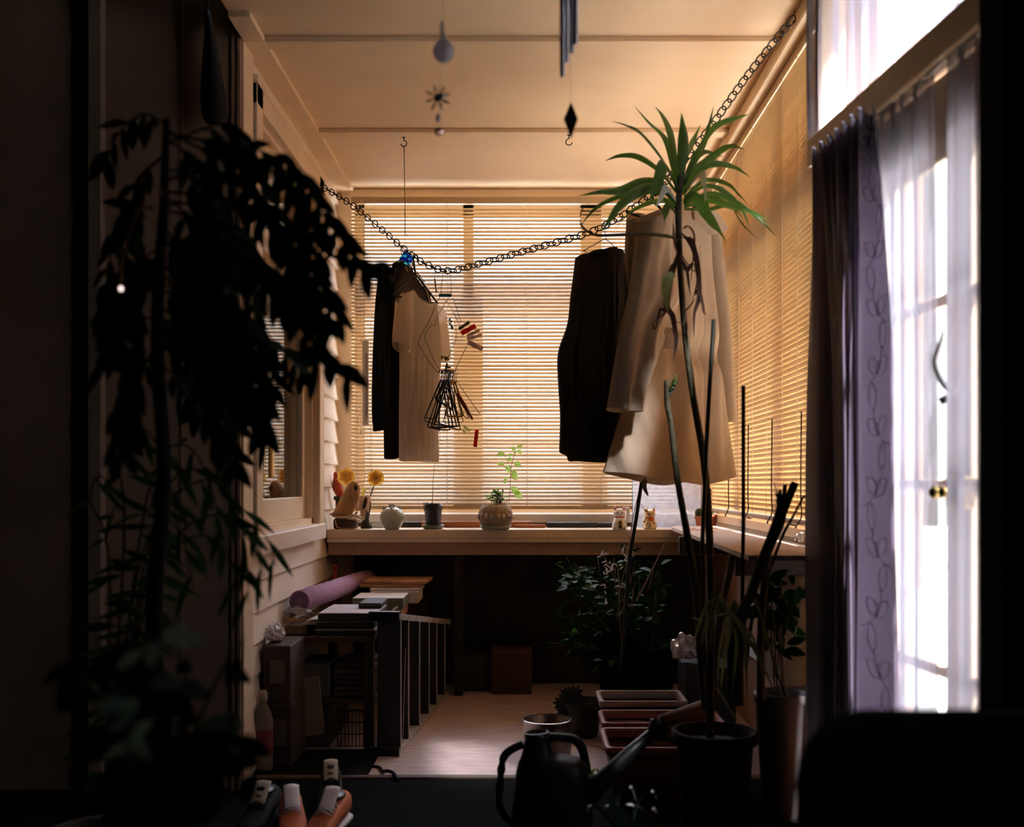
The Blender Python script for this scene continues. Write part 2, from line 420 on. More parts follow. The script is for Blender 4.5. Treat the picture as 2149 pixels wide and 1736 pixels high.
p = MB(); qbox(p, -.1, .82, -.02, -.016, 1.92, 2.31, 0); p.build('transom_pane', m_glass, dm)
def leaf(s0, s1, name_h):
    l = MB(); st = .05
    qbox(l, s0, s0+st, -.02, 0, .02, 1.84); qbox(l, s1-st, s1, -.02, 0, .02, 1.84)
    qbox(l, s0+st, s1-st, -.02, 0, 1.66, 1.84); qbox(l, s0+st, s1-st, -.02, 0, .02, .30)
    for z in (.58, .975, 1.365): qbox(l, s0+st, s1-st, -.018, -.003, z-.012, z+.014)
    o = l.build('door_leaf', m_paint, dm)
    for z0, z1 in ((.30,.566),(.594,.961),(.989,1.351),(1.379,1.66)):
        g = MB(); qbox(g, s0+st-.004, s1-st+.004, -.012, -.009, z0-.004, z1+.004, 0); g.build('pane', m_glass, o)
    return o
la = leaf(.092, .50, 'a'); lb = leaf(-.10, .086, 'b')
# lever handle, lock and knob on the meeting stile
h = MB(); hp = Q(0.060, .03, PZ(832, 2.3))
zt, zb = PZ(706, 2.28), PZ(835, 2.28)
h.tube(curve([Q(0.055,.045,zt), Q(0.063,.05,zt-.03), Q(0.071,.055,(zt+zb)/2), Q(0.045,.05,zb+.02), Q(0.030,.03,zb)], 6), [.004,.007,.008,.007,.006], 8)
hd = h.build('handle', m_white, lb); hd['label'] = 'white curved pull handle'
h = MB(); qbox(h, 0.030, 0.085, .0, .02, zb-.03, zb+.012, .004); h.tube([Q(0.075,.02,zb), Q(0.085,.04,zb-.012)], .008); h.tube(curve([Q(0.060,.022,zb-.02), Q(0.045,.035,zb-.04), Q(0.035,.02,zb-.05)],5), .006)
h.build('handle_bracket', m_black, lb)
h = MB(); z0, z1 = PZ(1066,2.28), PZ(1000,2.28); qbox(h, 0.013, 0.085, .0, .03, z0, z1, .005); h.tube([Q(0.060,.03,(z0+z1)/2), Q(0.060,.055,(z0+z1)/2)], .011, 12); h.ball(Q(0.065,.06,(z0+z1)/2), .013)
h.build('lock_case', m_brass, lb)
h = MB(); zk = PZ(1182, 2.28); h.tube([Q(0.055,0,zk), Q(0.055,.03,zk)], .005); h.ball(Q(0.055,.032,zk), .009, .009, .014); h.tube([Q(0.045,.03,zk), Q(0.073,.03,zk)], .003)
h.build('bolt_knob', m_black, lb)
# ------------------------------------------------------------------ sheers
m_sheer = sheer_mat('white_voile', (.26,.24,.28), .12, .66)
m_sheer2 = sheer_mat('white_net', (.28,.265,.315), .30, .66)
def sheer(name, s0, s1, off, z0, z1, amp, freq, label, group, lace=False, m=m_sheer):
    mb = MB()
    def fn(a, b):
        s = s0+(s1-s0)*a; z = z0+(z1-z0)*b
        w = amp*math.sin(freq*s + 1.5*math.sin(s*23)) + amp*.5*math.sin(freq*2.3*s+z*1.3)
        sag = .02*math.sin(math.pi*b)*(a-.5)
        return Q(s+sag, off+w, z)
    mb.grid(fn, 90, 14)
    o = mb.build(name, m); tag(o, label, 'curtain', group); return o
sheer('sheer_curtain', .105, .49, .05, .06, 1.82, .008, 95, 'white sheer curtain over the door pane beside the dark curtain', 'sheer curtains on the glazed doors')
sheer('sheer_curtain', -.09, .022, .05, .06, 1.82, .008, 95, 'white sheer curtain over the door pane next to the dark wall edge', 'sheer curtains on the glazed doors')
up = sheer('sheer_curtain', -.09, .875, .03, 1.925, 2.365, .012, 60, 'white net curtain hanging across the bright transom above the door beam', 'sheer curtains on the glazed doors', m=m_sheer2)
lace = MB()
for i in range(15):
    z = 1.935 + i*.03; lace.ball(Q(.878 + .004*math.sin(i*1.7), .03, z), .007, .005, .012, 6, 4)
lo_ = lace.build('lace_edging', m_white, up); 
w = MB(); w.tube([Q(-.09,.05,1.825), Q(.50,.05,1.825)], .004); tag(w.build('curtain_wire', m_steel), 'thin curtain wire under the door beam', 'curtain wire')
# ------------------------------------------------------------------ dark embroidered curtain
m_cur = mat('plum_satin', (.10,.08,.11), .42, var=.12, vscale=25, sheen=.4, bump=.05, bscale=90, trans=.26, tcol=(.30,.24,.33))
m_emb = mat('silver_embroidery', (.60,.56,.62), .35, var=.05, trans=.6, tcol=(.95,.9,1.0))
TOPZ, BOTZ = 1.845, .03
plan_top = []
for i in range(41):
    t = i/40; px = 1713+(1826-1713)*t; d = 2.863+(2.507-2.863)*t
    a = .022*math.sin(t*2*math.pi*7)
    q = Vector((PX(px,d), d, 0)) + Vector((-.92,-.39,0))*a; plan_top.append(q)
def pd(px, d): return Vector((PX(px,d), d, 0))
plan_bot = [poly_at(curve([pd(1689,2.97), pd(1700,2.93), pd(1718,2.83), pd(1728,2.80), pd(1746,2.81), pd(1752,2.84), pd(1760,2.68), pd(1757,2.80), pd(1770,2.62), pd(1767,2.76), pd(1784,2.55), pd(1780,2.70), pd(1797,2.52), pd(1796,2.60), pd(1802,2.47), pd(1812,2.44), pd(1840,2.39), pd(1866,2.34), pd(1884,2.30), pd(1889,2.27)], 5), i/40) for i in range(41)]
def cur(u, v):
    a = poly_at(plan_top, u); b = poly_at(plan_bot, u)
    k = min(1, v*3.2)**.7; k = k*(.72+.28*v)
    q = a.lerp(b, k); q.z = TOPZ + (BOTZ-TOPZ)*v
    q.z += (.012*math.sin(u*2*math.pi*7+1) if v < .001 else 0)
    q.x += .004*math.sin(v*9+u*20)*k; return q
mb = MB(); mb.grid(cur, 110, 30)
ct = mb.build('curtain', m_cur); tag(ct, 'dark plum satin curtain with pale leaf embroidery beside the right blind', 'curtain')
ORG[ct.name] = Vector((0,0,0))
def curn(u, v):
    p = cur(u,v); a = cur(min(1,u+.004),v)-cur(max(0,u-.004),v); n = a.cross(Vector((0,0,-1))).normalized()
    if n.y > 0: n = -n
    return p + n*.003
em = MB()
def sprig(u0, v0, s, flip):
    # stem plus three outlined leaves, in (u along, v down) of the cloth; s in metres
    du = s/1.5; dv = s/1.8
    def pt(a, b): return curn(max(.01,min(.99,u0+flip*a*du)), max(.01,min(.99,v0-b*dv)))
    em.tube([pt(x, y) for x, y in ((-.9,-.3),(-.4,-.1),(0,.15),(.2,.6),(.25,1.0))], .0014, 4)
    for (bx, by, ang, L) in ((.25,.9,80,1.0),(-.1,.1,35,.9),(.0,.15,140,.8)):
        for sd in (-1, 1):
            pts = []
            for k in range(9):
                t = k/8; w = .24*math.sin(math.pi*t)**.8*sd
                ca, sa = math.cos(R(ang)), math.sin(R(ang))
                pts.append(pt(bx+L*t*ca - w*sa, by+L*t*sa + w*ca))
            em.tube(pts, .0014, 4)
for i in range(13):
    sprig(.935, .13+i*.073, .066, 1 if i%2 else -1)
for i in range(10):
    sprig(.22, .30+i*.075, .05, -1 if i%2 else 1)
sprig(.93, .055, .05, 1)
e = em.build('embroidery_pattern', m_emb, ct); e['label'] = 'pale embroidered leaf sprigs'
# ------------------------------------------------------------------ venetian blinds
m_slat = mat('cream_slat', (.52,.36,.19), .38, var=.06, vscale=3, trans=.10, tcol=(.68,.38,.14), spec=.5)
m_cord = mat('blind_cord', (.80,.72,.58), .8)
def slats(mb, A, B, inward, z0, z1, pitch, w, tilt, jit=0.0, sag=0.0):
    """slats between plan points A and B; inward = unit vector into the room; tilt>0 puts the inner edge low"""
    n = int((z1-z0)/pitch)
    for i in range(n):
        z = z0 + (i+.5)*pitch; tj = tilt + random.uniform(-jit, jit); rows = []
        for k in range(5):
            c = (k/4-.5)*w; crown = .0016*(1-(2*k/4-1)**2)
            hx = c*math.cos(tj) + crown*math.sin(tj); hz = -c*math.sin(tj) + crown*math.cos(tj)
            row = []
            for q in range(5):
                p = A.lerp(B, q/4) + inward*hx; p.z = z + hz + random.uniform(-sag, sag)
                row.append(p)
            rows.append(row)
        mb.loft(rows, False, False, closed=False)
    return mb
b1 = thing('venetian_blind', 'cream venetian blind covering the wide back window behind the clothes', 'blind', (0, 5.24, .85), 'venetian blinds')
BX0, BX1, BY = PX(737,5.24), .845, 5.245
A, B = Vector((BX0, BY, 0)), Vector((BX1, BY, 0))
slats(MB(), A, B, Vector((0,-1,0)), .875, 2.31, .0178, .025, R(42), R(2.2), .0006).build('slats', m_slat, b1)
MB().box(BX0, BX1, BY-.014, BY+.014, 2.315, 2.348, .003).build('head_rail', m_slat, b1)
MB().box(BX0, BX1, BY-.013, BY+.013, .855, .872, .004).build('bottom_rail', m_slat, b1)
for px in (752, 779, 938, 1106, 1262, 1430):
    c = MB(); x = PX(px, BY)
    for dy in (-.0135, .0135):
        c.tube([Vector((x, BY+dy, .86)), Vector((x, BY+dy, 2.32))], .0009, 4)
    c.build('ladder_cord', m_cord, b1)
c = MB(); x = PX(757, 5.2); c.tube([Vector((x,5.215,2.33)), Vector((x+.003,5.215,1.55)), Vector((x,5.215,1.25))], .0011, 4); c.tube([Vector((x,5.215,1.26)), Vector((x,5.215,1.21))], [.003,.005], 8)
c.tube([Vector((PX(763,5.2),5.215,2.33)), Vector((PX(764,5.2),5.215,.99))], .0011, 4)
c.build('pull_cord', m_cord, b1)
b2 = thing('venetian_blind', 'cream venetian blind along the sunlit right wall, above the chipboard shelf', 'blind', (.86, 4.2, .85), 'venetian blinds')
A, B = Vector((.858, 3.118, 0)), Vector((.858, 5.215, 0))
slats(MB(), A, B, Vector((-1,0,0)), .87, 2.315, .0178, .025, R(-62), R(3), .0006).build('slats', m_slat, b2)
MB().box(.846, .874, 3.11, 5.22, 2.318, 2.35, .003).build('head_rail', m_slat, b2)
MB().box(.847, .872, 3.118, 5.215, .848, .866, .004).build('bottom_rail', m_slat, b2)
for y in (3.20, 3.42, 3.62, 3.86, 4.10, 4.36, 4.66, 4.95):
    c = MB()
    for dx in (-.0135, .0135): c.tube([Vector((.858+dx, y, .85)), Vector((.858+dx, y, 2.32))], .0009, 4)
    c.build('ladder_cord', m_cord, b2)
for y in (3.35, 3.75, 4.15, 4.55):
    c = MB(); c.tube(curve([Vector((.84, y, 1.2)), Vector((.838, y, .95)), Vector((.835,y-.02,.88)), Vector((.83, y+.03, .845)), Vector((.84,y+.06,.842))], 5), .0025, 5)
    c.build('cord_tail', mat('dark_cord', (.10,.06,.04), .8), b2)
# ------------------------------------------------------------------ bench along the back, board on the right
BT = .770; BF = 4.95
bn = thing('bench', 'long cream timber bench shelf under the back window', 'bench', (0, 5.1, 0))
MB().box(XL+.015, .89, BF, 5.285, BT-.038, BT, .002).build('worktop', m_paint, bn)
t = MB(); n = 9; x0, x1 = XL+.015, .89
for i in range(n): t.box(x0+(x1-x0)*i/n+.0006, x0+(x1-x0)*(i+1)/n-.0006, BF+.002, 5.28, BT-.058, BT-.0385, .001)
t.build('lower_boards', m_paint, bn)
MB().box(XL+.015, .89, BF+.035, BF+.08, BT-.118, BT-.0585, .002).build('apron', mat('bench_apron', (.45,.30,.18), .55), bn)
for px in (964, 1462):
    x = PX(px, 5.1); MB().box(x-.02, x+.02, 5.04, 5.08, 0, BT-.0585, .003).build('leg', mat('dark_leg', (.035,.02,.012), .6), bn)
bd = thing('shelf_board', 'pale chipboard shelf board along the right wall, resting on the bench end', 'board', (.75, 4, .77))
bz = .771
poly = [(.597,2.95),(.872,2.95),(.872,4.98),(.66,4.98),(.640,4.80)]
MB().prism(poly, lambda a,b,t: Vector((a,b,t)), bz, bz+.014).build('board', m_osb, bd)
for cx_, cy_, rx_, ry_, sd_ in ((.70, 4.62, .035, .17, 1.0), (.735, 4.42, .03, .10, 4.0), (.79, 4.70, .03, .09, 8.0)):
    out = []
    for k in range(40):
        an = k*math.pi/20; rr = .65+.75*mnoise.noise(Vector((math.cos(an)*2.4, math.sin(an)*2.4, sd_))); out.append((cx_+rx_*rr*math.cos(an), cy_+ry_*rr*math.sin(an)))
    MB().prism(out, lambda a,b,t: Vector((a,b,t)), bz+.0139, bz+.0152).build('torn_patch', mat('raw_chip', (.50,.27,.15), .9, var=.3), bd)
for y in (3.3, 4.3): MB().box(.60 if y > 4 else .63, .86, y, y+.03, .70, bz-.001, .002).build('bracket', mat('dark_leg', (.10,.06,.035)), bd)
# ------------------------------------------------------------------ the chain across the room
ckeys = [(0,2.269),(.09,2.155),(.17,2.03),(.25,1.90),(.30,1.835),(.351,1.800),(.42,1.806),(.5,1.820),(.6,1.837),(.66,1.850),(.72,1.888),(.792,1.965),(.86,2.09),(.93,2.245),(1,2.383)]
def chain_pt(t):
    for (a, za), (b, zb) in zip(ckeys, ckeys[1:]):
        if t <= b: z = za+(zb-za)*(t-a)/(b-a); break
    return Vector((-.895+1.70*t, 4.737-1.437*t, z))
pts = curve([chain_pt(k[0]) for k in ckeys], 10)
Ltot = sum((pts[i+1]-pts[i]).length for i in range(len(pts)-1))
mb = MB(); nl = int(Ltot/.027); m_chain = mat('dark_iron_chain', (.035,.027,.024), .5, .6)
for i in range(nl):
    p = poly_at(pts, (i+.5)/nl); a = poly_at(pts, i/nl); b = poly_at(pts, (i+1)/nl); tg = (b-a).normalized()
    up = Vector((0,0,1)); sd = tg.cross(up).normalized(); up = sd.cross(tg)
    ax = up if i % 2 else (sd*.85+up*.52).normalized()
    if i % 2 == 0: ax = (up*.35+sd*.94).normalized()
    ring = [p + tg*(.0185*math.cos(k*math.pi/8)) + ax*(.0125*math.sin(k*math.pi/8)) for k in range(17)]
    mb.tube(ring, .0024, 5, False)
tag(mb.build('hanging_chain', m_chain), 'dark iron chain slung across the room holding the clothes', 'chain')
def hook(name, top, r, label, flip=1):
    mb = MB(); top = Vector(top)
    pts = [top, top+Vector((0,0,-r*1.2))] + [top+Vector((flip*r*math.sin(a), 0, -r*2.2 + r*math.cos(a))) for a in [R(20+i*30) for i in range(9)]]
    mb.tube(pts, .0022, 6); mb.box(top.x-.007, top.x+.007, top.y-.007, top.y+.007, top.z-.003, top.z, .001)
    return tag(mb.build(name, m_chain), label, 'hook')
hook('cup_hook', (PX(848,4.46), 4.45, CEIL-.0165), .012, 'small hook in the ceiling batten holding the long green string', 1)
hook('cup_hook', (PX(1192,4.52), 4.42, CEIL-.0175), .013, 'empty small hook in the ceiling batten behind the hanging dark diamond', -1)
hook('cup_hook', chain_pt(1)+Vector((.01,.01,.018)), .01, 'hook in the ceiling plate at the right end of the chain')
k = MB(); q = chain_pt(0); k.tube([q+Vector((-.012,.0,.012)), q, q+Vector((.006,0,-.004)), q+Vector((.008,0,.006))], .002, 6)
tag(k.build('cup_hook', m_chain), 'hook on the side window casing at the left end of the chain', 'hook')
# ------------------------------------------------------------------ clothes on the chain
GU = Vector((.645, .764, 0)); GN = Vector((.764, -.645, 0))
def tt_for_px(px):
    k = (px-CX)/FPX
    return (k*4.737+.895)/(1.70+k*1.437)
class Gar:
    def __init__(s, px, shift=0.0):
        q = chain_pt(tt_for_px(px)); s.o = q + GN*shift; s.q = q
    def uz(s, px, py):
        k = (px-CX)/FPX; u = (k*s.o.y - s.o.x)/(GU.x - k*GU.y)
        y = s.o.y + GU.y*u
        return Vector((u, CZ+(CY-py)*y/FPX, 0))
    def w(s, u, z, n=0.0): return Vector((s.o.x, s.o.y, 0)) + GU*u + GN*n + Vector((0,0,z))
    def p(s, px, py, n=0.0):
        a = s.uz(px, py); return s.w(a.x, a.y, n)
    def poly(s, pts, sm=5): return curve([s.uz(*q) for q in pts], sm)
def coons(g, top, bot, left, right, sm=5):
    T, B, L, Rr = (g.poly(x, sm) for x in (top, bot, left, right))
    def f(a, b):
        t = poly_at(T,a); bo = poly_at(B,a); l = poly_at(L,b); r = poly_at(Rr,b)
        q = t*(1-b)+bo*b + l*(1-a)+r*a - (T[0]*(1-a)*(1-b)+T[-1]*a*(1-b)+B[0]*(1-a)*b+B[-1]*a*b)
        return q
    return f
def cloth_body(mb, g, f, thick, folds, nu=36, nv=40, n0=0.0, closed=True):
    """front and back faces bulging either side of the garment plane; folds(a,b)->extra front offset"""
    def prof(a): return max(0, 1-abs(2*a-1)**2.6)**.6
    def front(a, b):
        q = f(a, b); th = thick(b) if callable(thick) else thick
        return g.w(q.x, q.y, n0 + th*prof(a) + folds(a,b)*min(1,prof(a)*1.3))
    def back(a, b):
        q = f(a, b); th = thick(b) if callable(thick) else thick
        return g.w(q.x, q.y, n0 - th*prof(a)*.8)
    mb.grid(front, nu, nv)
    if closed: mb.grid(back, nu, nv)
    return mb
def hanger(g, half, drop, m, label, group, hook_h=None, plastic=False, rise=None, name='coat_hanger'):
    """hanger in the garment plane, hooked over the chain at the garment's origin"""
    t = thing(name, label, 'hanger', tuple(g.q), group)
    r = .0045 if plastic else .0016
    zt = g.q.z - .004; h = hook_h or .07
    hk = [g.w(.012, zt-.012), g.w(.013, zt+.004), g.w(.004, zt+.013), g.w(-.008, zt+.010), g.w(-.012, zt-.004), g.w(-.006, zt-h*.45), g.w(0, zt-h)]
    b = MB(); b.tube(curve(hk, 5), r*.8, 6); b.build('hook', m, t)
    b = MB(); zs = zt-h
    b.tube(curve([g.w(-half, zs-drop), g.w(-half*.5, zs-drop*.45), g.w(0, zs), g.w(half*.5, zs-drop*.45), g.w(half, zs-drop)], 4), r, 6)
    b.tube([g.w(-half, zs-drop), g.w(0, zs-drop*1.02), g.w(half, zs-drop)], r*.8, 6)
    b.build('shoulders', m, t); return t
def fold(a, b, seed, amp, freq=9, top=.15):
    k = max(0, min(1, (b-top)/.5))
    return amp*k*(math.sin(freq*a*3.1+seed+1.2*math.sin(b*2.3+seed)) + .5*math.sin(freq*1.9*a*3.1+seed*2+b*3)) + amp*.35*mnoise.noise(Vector((a*5+seed, b*6, seed)))

m_blackknit = mat('black_knit', (.010,.011,.012), .9, var=.3, vscale=80, bump=.3, bscale=260, sheen=.1)
m_brownknit = mat('dark_brown_knit', (.055,.034,.026), .9, var=.3, vscale=60, bump=.3, bscale=200)
m_tee = mat('cream_jersey', (.86,.74,.63), .85, var=.05, vscale=20, bump=.08, bscale=400, trans=.58, tcol=(1.0,.88,.72))
m_trench = mat('beige_gabardine', (.38,.29,.205), .8, var=.07, vscale=18, bump=.08, bscale=500, trans=.08, tcol=(.6,.45,.3))
m_hood = mat('dark_olive_fleece', (.040,.027,.018), .95, var=.25, vscale=50, bump=.3, bscale=200)
# --- black cardigan, farthest left
g = Gar(845)
t = thing('cardigan', 'long black cardigan on a hanger, leftmost of the hanging clothes', 'cardigan', tuple(g.q))
f = coons(g, [(806,575),(826,560),(845,556),(862,575),(885,612)], [(806,962),(822,964),(840,958),(870,960),(905,962)], [(806,575),(796,640),(803,800),(806,962)], [(885,612),(900,690),(908,800),(905,962)])
cloth_body(MB(), g, f, .020, lambda a,b: fold(a,b,1,.007), 30, 30).build('body', m_blackknit, t)
f = coons(g, [(789,594),(800,580),(826,562)], [(780,906),(792,904),(803,900)], [(789,594),(783,650),(778,760),(777,860),(780,906)], [(826,562),(822,640),(812,780),(803,900)])
cloth_body(MB(), g, f, .022, lambda a,b: fold(a,b,2,.006), 16, 26, .012).build('sleeve', m_blackknit, t)
f = coons(g, [(875,600),(885,612),(893,622)], [(900,905),(908,906),(914,905)], [(875,600),(893,700),(900,905)], [(893,622),(908,720),(914,905)])
cloth_body(MB(), g, f, .03, lambda a,b: 0, 10, 18, .01).build('sleeve', m_blackknit, t)
f = coons(g, [(824,558),(836,548),(846,552)], [(826,573),(838,566),(850,572)], [(824,558),(826,573)], [(846,552),(850,572)])
cloth_body(MB(), g, f, .02, lambda a,b: 0, 10, 6, .0).build('collar', m_blackknit, t)
hanger(g, .10, .05, m_wire, 'thin wire hanger holding the black cardigan', 'garment hangers on the chain', .045)
# --- brown knit top, between the cardigan and the tee
g = Gar(858)
t = thing('knit_top', 'dark brown knitted top hanging between the black cardigan and the white T-shirt', 'top', tuple(g.q))
f = coons(g, [(826,602),(842,575),(856,562),(866,580),(880,600),(896,634)], [(842,900),(870,905),(910,900)], [(826,602),(822,650),(838,760),(842,900)], [(896,634),(906,700),(912,780),(910,900)])
cloth_body(MB(), g, f, .016, lambda a,b: fold(a,b,3,.005), 26, 24).build('body', m_brownknit, t)
mb = MB(); mb.tube(curve([g.p(858,552,.018), g.p(868,580,.022), g.p(884,606,.022), g.p(897,640,.018)], 5), .0035, 6); mb.tube(curve([g.p(845,560,.016), g.p(848,572,.02)],4), .003, 6)
o = mb.build('neck_trim', mat('ecru_trim', (.55,.43,.30), .8), t); o['label'] = 'ecru neckline trim'
hanger(g, .09, .05, m_wire, 'thin wire hanger holding the brown knitted top', 'garment hangers on the chain', .05)
# --- white T-shirt
g = Gar(872)
t = thing('shirt', 'cream white short-sleeved T-shirt hanging from a black hanger', 'T-shirt', tuple(g.q))
top = [(838,627),(848,616),(857,611),(866,625),(880,636),(893,640),(903,637),(912,645),(918,655)]
f = coons(g, top, [(838,966),(860,969),(880,966),(900,970),(919,970)], [(838,627),(836,690),(839,760),(838,870),(838,966)], [(918,655),(926,710),(922,790),(918,880),(919,970)])
fo = lambda a,b: fold(a,b,5,.009,8,.25) + .012*max(0,b-.3)*(math.sin(a*26+1)+.4*math.sin(a*47))
body = cloth_body(MB(), g, f, .034, fo, 56, 50).build('body', m_tee, t)
f = coons(g, [(826,637),(838,622),(852,613)], [(819,718),(834,736),(848,742)], [(826,637),(820,690),(819,718)], [(852,613),(854,670),(848,742)])
cloth_body(MB(), g, f, .038, lambda a,b: fold(a,b,6,.005), 18, 18, .022).build('sleeve', m_tee, t)
f = coons(g, [(908,640),(916,652),(924,672)], [(916,764),(926,758),(935,753)], [(908,640),(914,700),(916,764)], [(924,672),(931,712),(935,753)])
cloth_body(MB(), g, f, .03, lambda a,b: 0, 14, 16, .016).build('sleeve', m_tee, t)
nb = [g.p(x,y,.026+.012*math.sin(math.pi*i/6)) for i,(x,y) in enumerate([(857,612),(866,626),(880,637.5),(893,641.5),(903,638.5)])]
nb2 = [g.p(x,y,.028+.012*math.sin(math.pi*i/6)) for i,(x,y) in enumerate([(856,620),(865,633),(880,644),(894,648),(905,644)])]
mb = MB(); a = curve(nb,5); b = curve(nb2,5); mb.loft([a,b], False, False, False); mb.tube(a, .0012, 5); mb.tube(b, .0008, 5); mb.build('neckband', m_tee, t)
mb = MB()
for px in (872, 884, 897, 909):
    mb.tube([g.p(px, y, fo((px-838)/82, (y-630)/338)*1.0+.036) for y in range(900,966,8)], .0008, 4)
mb.build('hem_crease', m_tee, t)
hanger(g, .125, .095, m_black, 'black plastic hanger inside the white T-shirt', 'garment hangers on the chain', .07, True)
# --- dark hooded jacket
g = Gar(1272)
t = thing('jacket', 'dark olive brown jacket with a stand-up collar, hanging beside the beige coat', 'jacket', tuple(g.q))
f = coons(g, [(1216,547),(1230,538),(1256,527),(1280,532),(1295,548)], [(1178,944),(1198,952),(1214,957),(1220,968),(1240,968),(1272,970),(1312,972)], [(1216,547),(1204,620),(1196,680),(1175,740),(1176,810),(1180,870),(1178,944)], [(1295,548),(1310,640),(1316,780),(1312,972)])
cloth_body(MB(), g, f, .07, lambda a,b: fold(a,b,9,.016,7,.1), 40, 40).build('body', m_hood, t)
f = coons(g, [(1228,538),(1240,528),(1262,522),(1280,524)], [(1232,556),(1250,548),(1270,548),(1285,552)], [(1228,538),(1232,556)], [(1280,524),(1285,552)])
cloth_body(MB(), g, f, .03, lambda a,b: .006*math.sin(a*9+b*4), 16, 8, .02).build('collar', m_hood, t)
f = coons(g, [(1222,548),(1240,540),(1256,552)], [(1222,938),(1250,946),(1275,940)], [(1222,548),(1204,650),(1188,760),(1200,860),(1222,938)], [(1256,552),(1262,700),(1264,800),(1275,940)])
cloth_body(MB(), g, f, .045, lambda a,b: fold(a,b,10,.01,5), 20, 26, .045).build('sleeve', m_hood, t)
mb = MB(); mb.tube(curve([g.p(1186,800,.05), g.p(1196,880,.055), g.p(1208,930,.05), g.p(1222,965,.05)],6), .0018, 5); o = mb.build('piping', mat('olive_piping', (.13,.09,.05), .7), t)
hanger(g, .13, .06, m_wire, 'thin wire hanger holding the dark olive jacket', 'garment hangers on the chain', .05)
# --- beige trench coat
g = Gar(1372)
t = thing('coat', 'beige trench coat hanging in front of the dark jacket, partly hidden by the tall plant', 'coat', tuple(g.q))
def trench_f(a, b):
    k = fold(a,b,12,.012,6,.1)
    waist = -.028*math.exp(-((b-.50)/.05)**2)
    skirt = max(0,b-.55)*.05*math.sin(a*15+.6)
    seam = -.012*math.exp(-((a-.62)/.012)**2)*(1 if b > .1 else 0)
    return k+waist+skirt+seam
f = coons(g, [(1322,462),(1345,448),(1375,440),(1410,452),(1440,462),(1478,500)], [(1268,990),(1300,996),(1345,1004),(1385,1013),(1430,1019),(1480,1010),(1510,1001),(1537,994)], [(1322,462),(1318,560),(1336,700),(1310,850),(1268,990)], [(1478,500),(1486,600),(1498,700),(1514,860),(1537,994)])
cloth_body(MB(), g, f, .085, trench_f, 60, 60).build('body', m_trench, t)
f = coons(g, [(1304,474),(1326,458),(1352,452)], [(1240,858),(1256,864),(1276,867),(1300,867)], [(1304,474),(1296,540),(1282,620),(1262,720),(1240,858)], [(1352,452),(1372,560),(1376,640),(1345,690),(1322,770),(1300,867)])
cloth_body(MB(), g, f, .055, lambda a,b: fold(a,b,13,.014,4,.05)+.01*math.sin(b*16+a*3)*a, 24, 44, .075).build('sleeve', m_trench, t)
f = coons(g, [(1470,492),(1482,500),(1490,516)], [(1504,884),(1514,890),(1522,886)], [(1470,492),(1492,680),(1504,884)], [(1490,516),(1512,720),(1522,886)])
cloth_body(MB(), g, f, .05, lambda a,b: 0, 14, 26, .01).build('sleeve', m_trench, t)
# collar flaps and lapels
mb = MB()
fl = coons(g, [(1344,452),(1360,440),(1376,439),(1392,446)], [(1352,462),(1358,500),(1368,540),(1400,580)], [(1344,452),(1352,462)], [(1392,446),(1404,520),(1400,580)])
cloth_body(mb, g, fl, .012, lambda a,b: .006*math.sin(b*5), 14, 14, .10)
fr_ = coons(g, [(1405,452),(1430,452),(1450,458),(1478,486)], [(1406,470),(1425,484),(1445,500),(1474,493)], [(1405,452),(1406,470)], [(1478,486),(1474,493)])
cloth_body(mb, g, fr_, .014, lambda a,b: .006*math.sin(a*5), 16, 10, .095)
mb.build('collar', m_trench, t)
mb = MB()
for i in range(9):
    px = 1346+i*3.4; mb.tube(curve([g.p(px, 692+2*(i%2), .085), g.p(px-1, 712, .097), g.p(px+.5, 736, .085)],4), .0022, 6)
mb.build('gathered_waist', m_trench, t)
mb = MB(); mb.tube(curve([g.p(1344,455,.113), g.p(1352,500,.118), g.p(1366,545,.12), g.p(1390,578,.12)],5), .0016, 5); mb.tube(curve([g.p(1390,580,.122), g.p(1396,572,.122), g.p(1403,580,.12)],5), .0016, 5)
mb.build('piping', mat('dark_seam', (.06,.045,.03), .8), t)
hanger(g, .15, .06, m_black, 'black hanger under the collar of the beige coat', 'garment hangers on the chain', .035, True)

# ------------------------------------------------------------------ peg hanger bundle under the lowest point of the chain
c0 = chain_pt(tt_for_px(938)); DB = c0.y
wh = thing('bent_wire_hanger', 'bent wire hanger frame hanging at the lowest point of the chain', 'hanger', tuple(c0))
def B(px, py, dd=0.0): return P(px, py, DB+dd)
def wire(name, pts, m, r=.0011, par=wh, sm=4): 
    mb = MB(); mb.tube(curve(pts, sm), r, 5); return mb.build(name, m, par)
wire('wire_loop', [B(930,566), B(928,590), B(926,606), B(925,620), B(919,630), B(914,640), B(906,662), B(896,682), B(878,716), B(886,736), B(903,762), B(920,784)], m_wire)
wire('wire_loop', [B(944,572), B(947,600), B(946,620), B(938,630), B(920,660), B(912,684), B(905,683), B(891,705), B(899,730), B(914,764), B(924,778)], m_wire, .0009)
wire('wire_loop', [B(930,624), B(937,632), B(950,654), B(966,684)], m_wire, .0009)
wire('wire_loop', [B(950,625), B(956,640), B(967,676)], m_wire, .0009)
wire('wire_loop', [B(957,686), B(957,710), B(948,735), B(940,752)], m_wire, .0008)
wire('wire_loop', [B(980,726), B(968,750), B(954,780)], m_wire, .0012)
c = MB(); q = B(921,620,-.004); q2 = B(948,620,-.004); c.box(q.x, q2.x, q.y-.006, q.y+.006, q.z-.006, q.z+.006, .002); o = c.build('clip_bar', mat('teal_plastic', (.03,.14,.17), .3), wh); o['label'] = 'teal plastic clip bar'
wire('hook', [B(931,556), B(936,560), B(937,568), B(930,570)], m_wire)
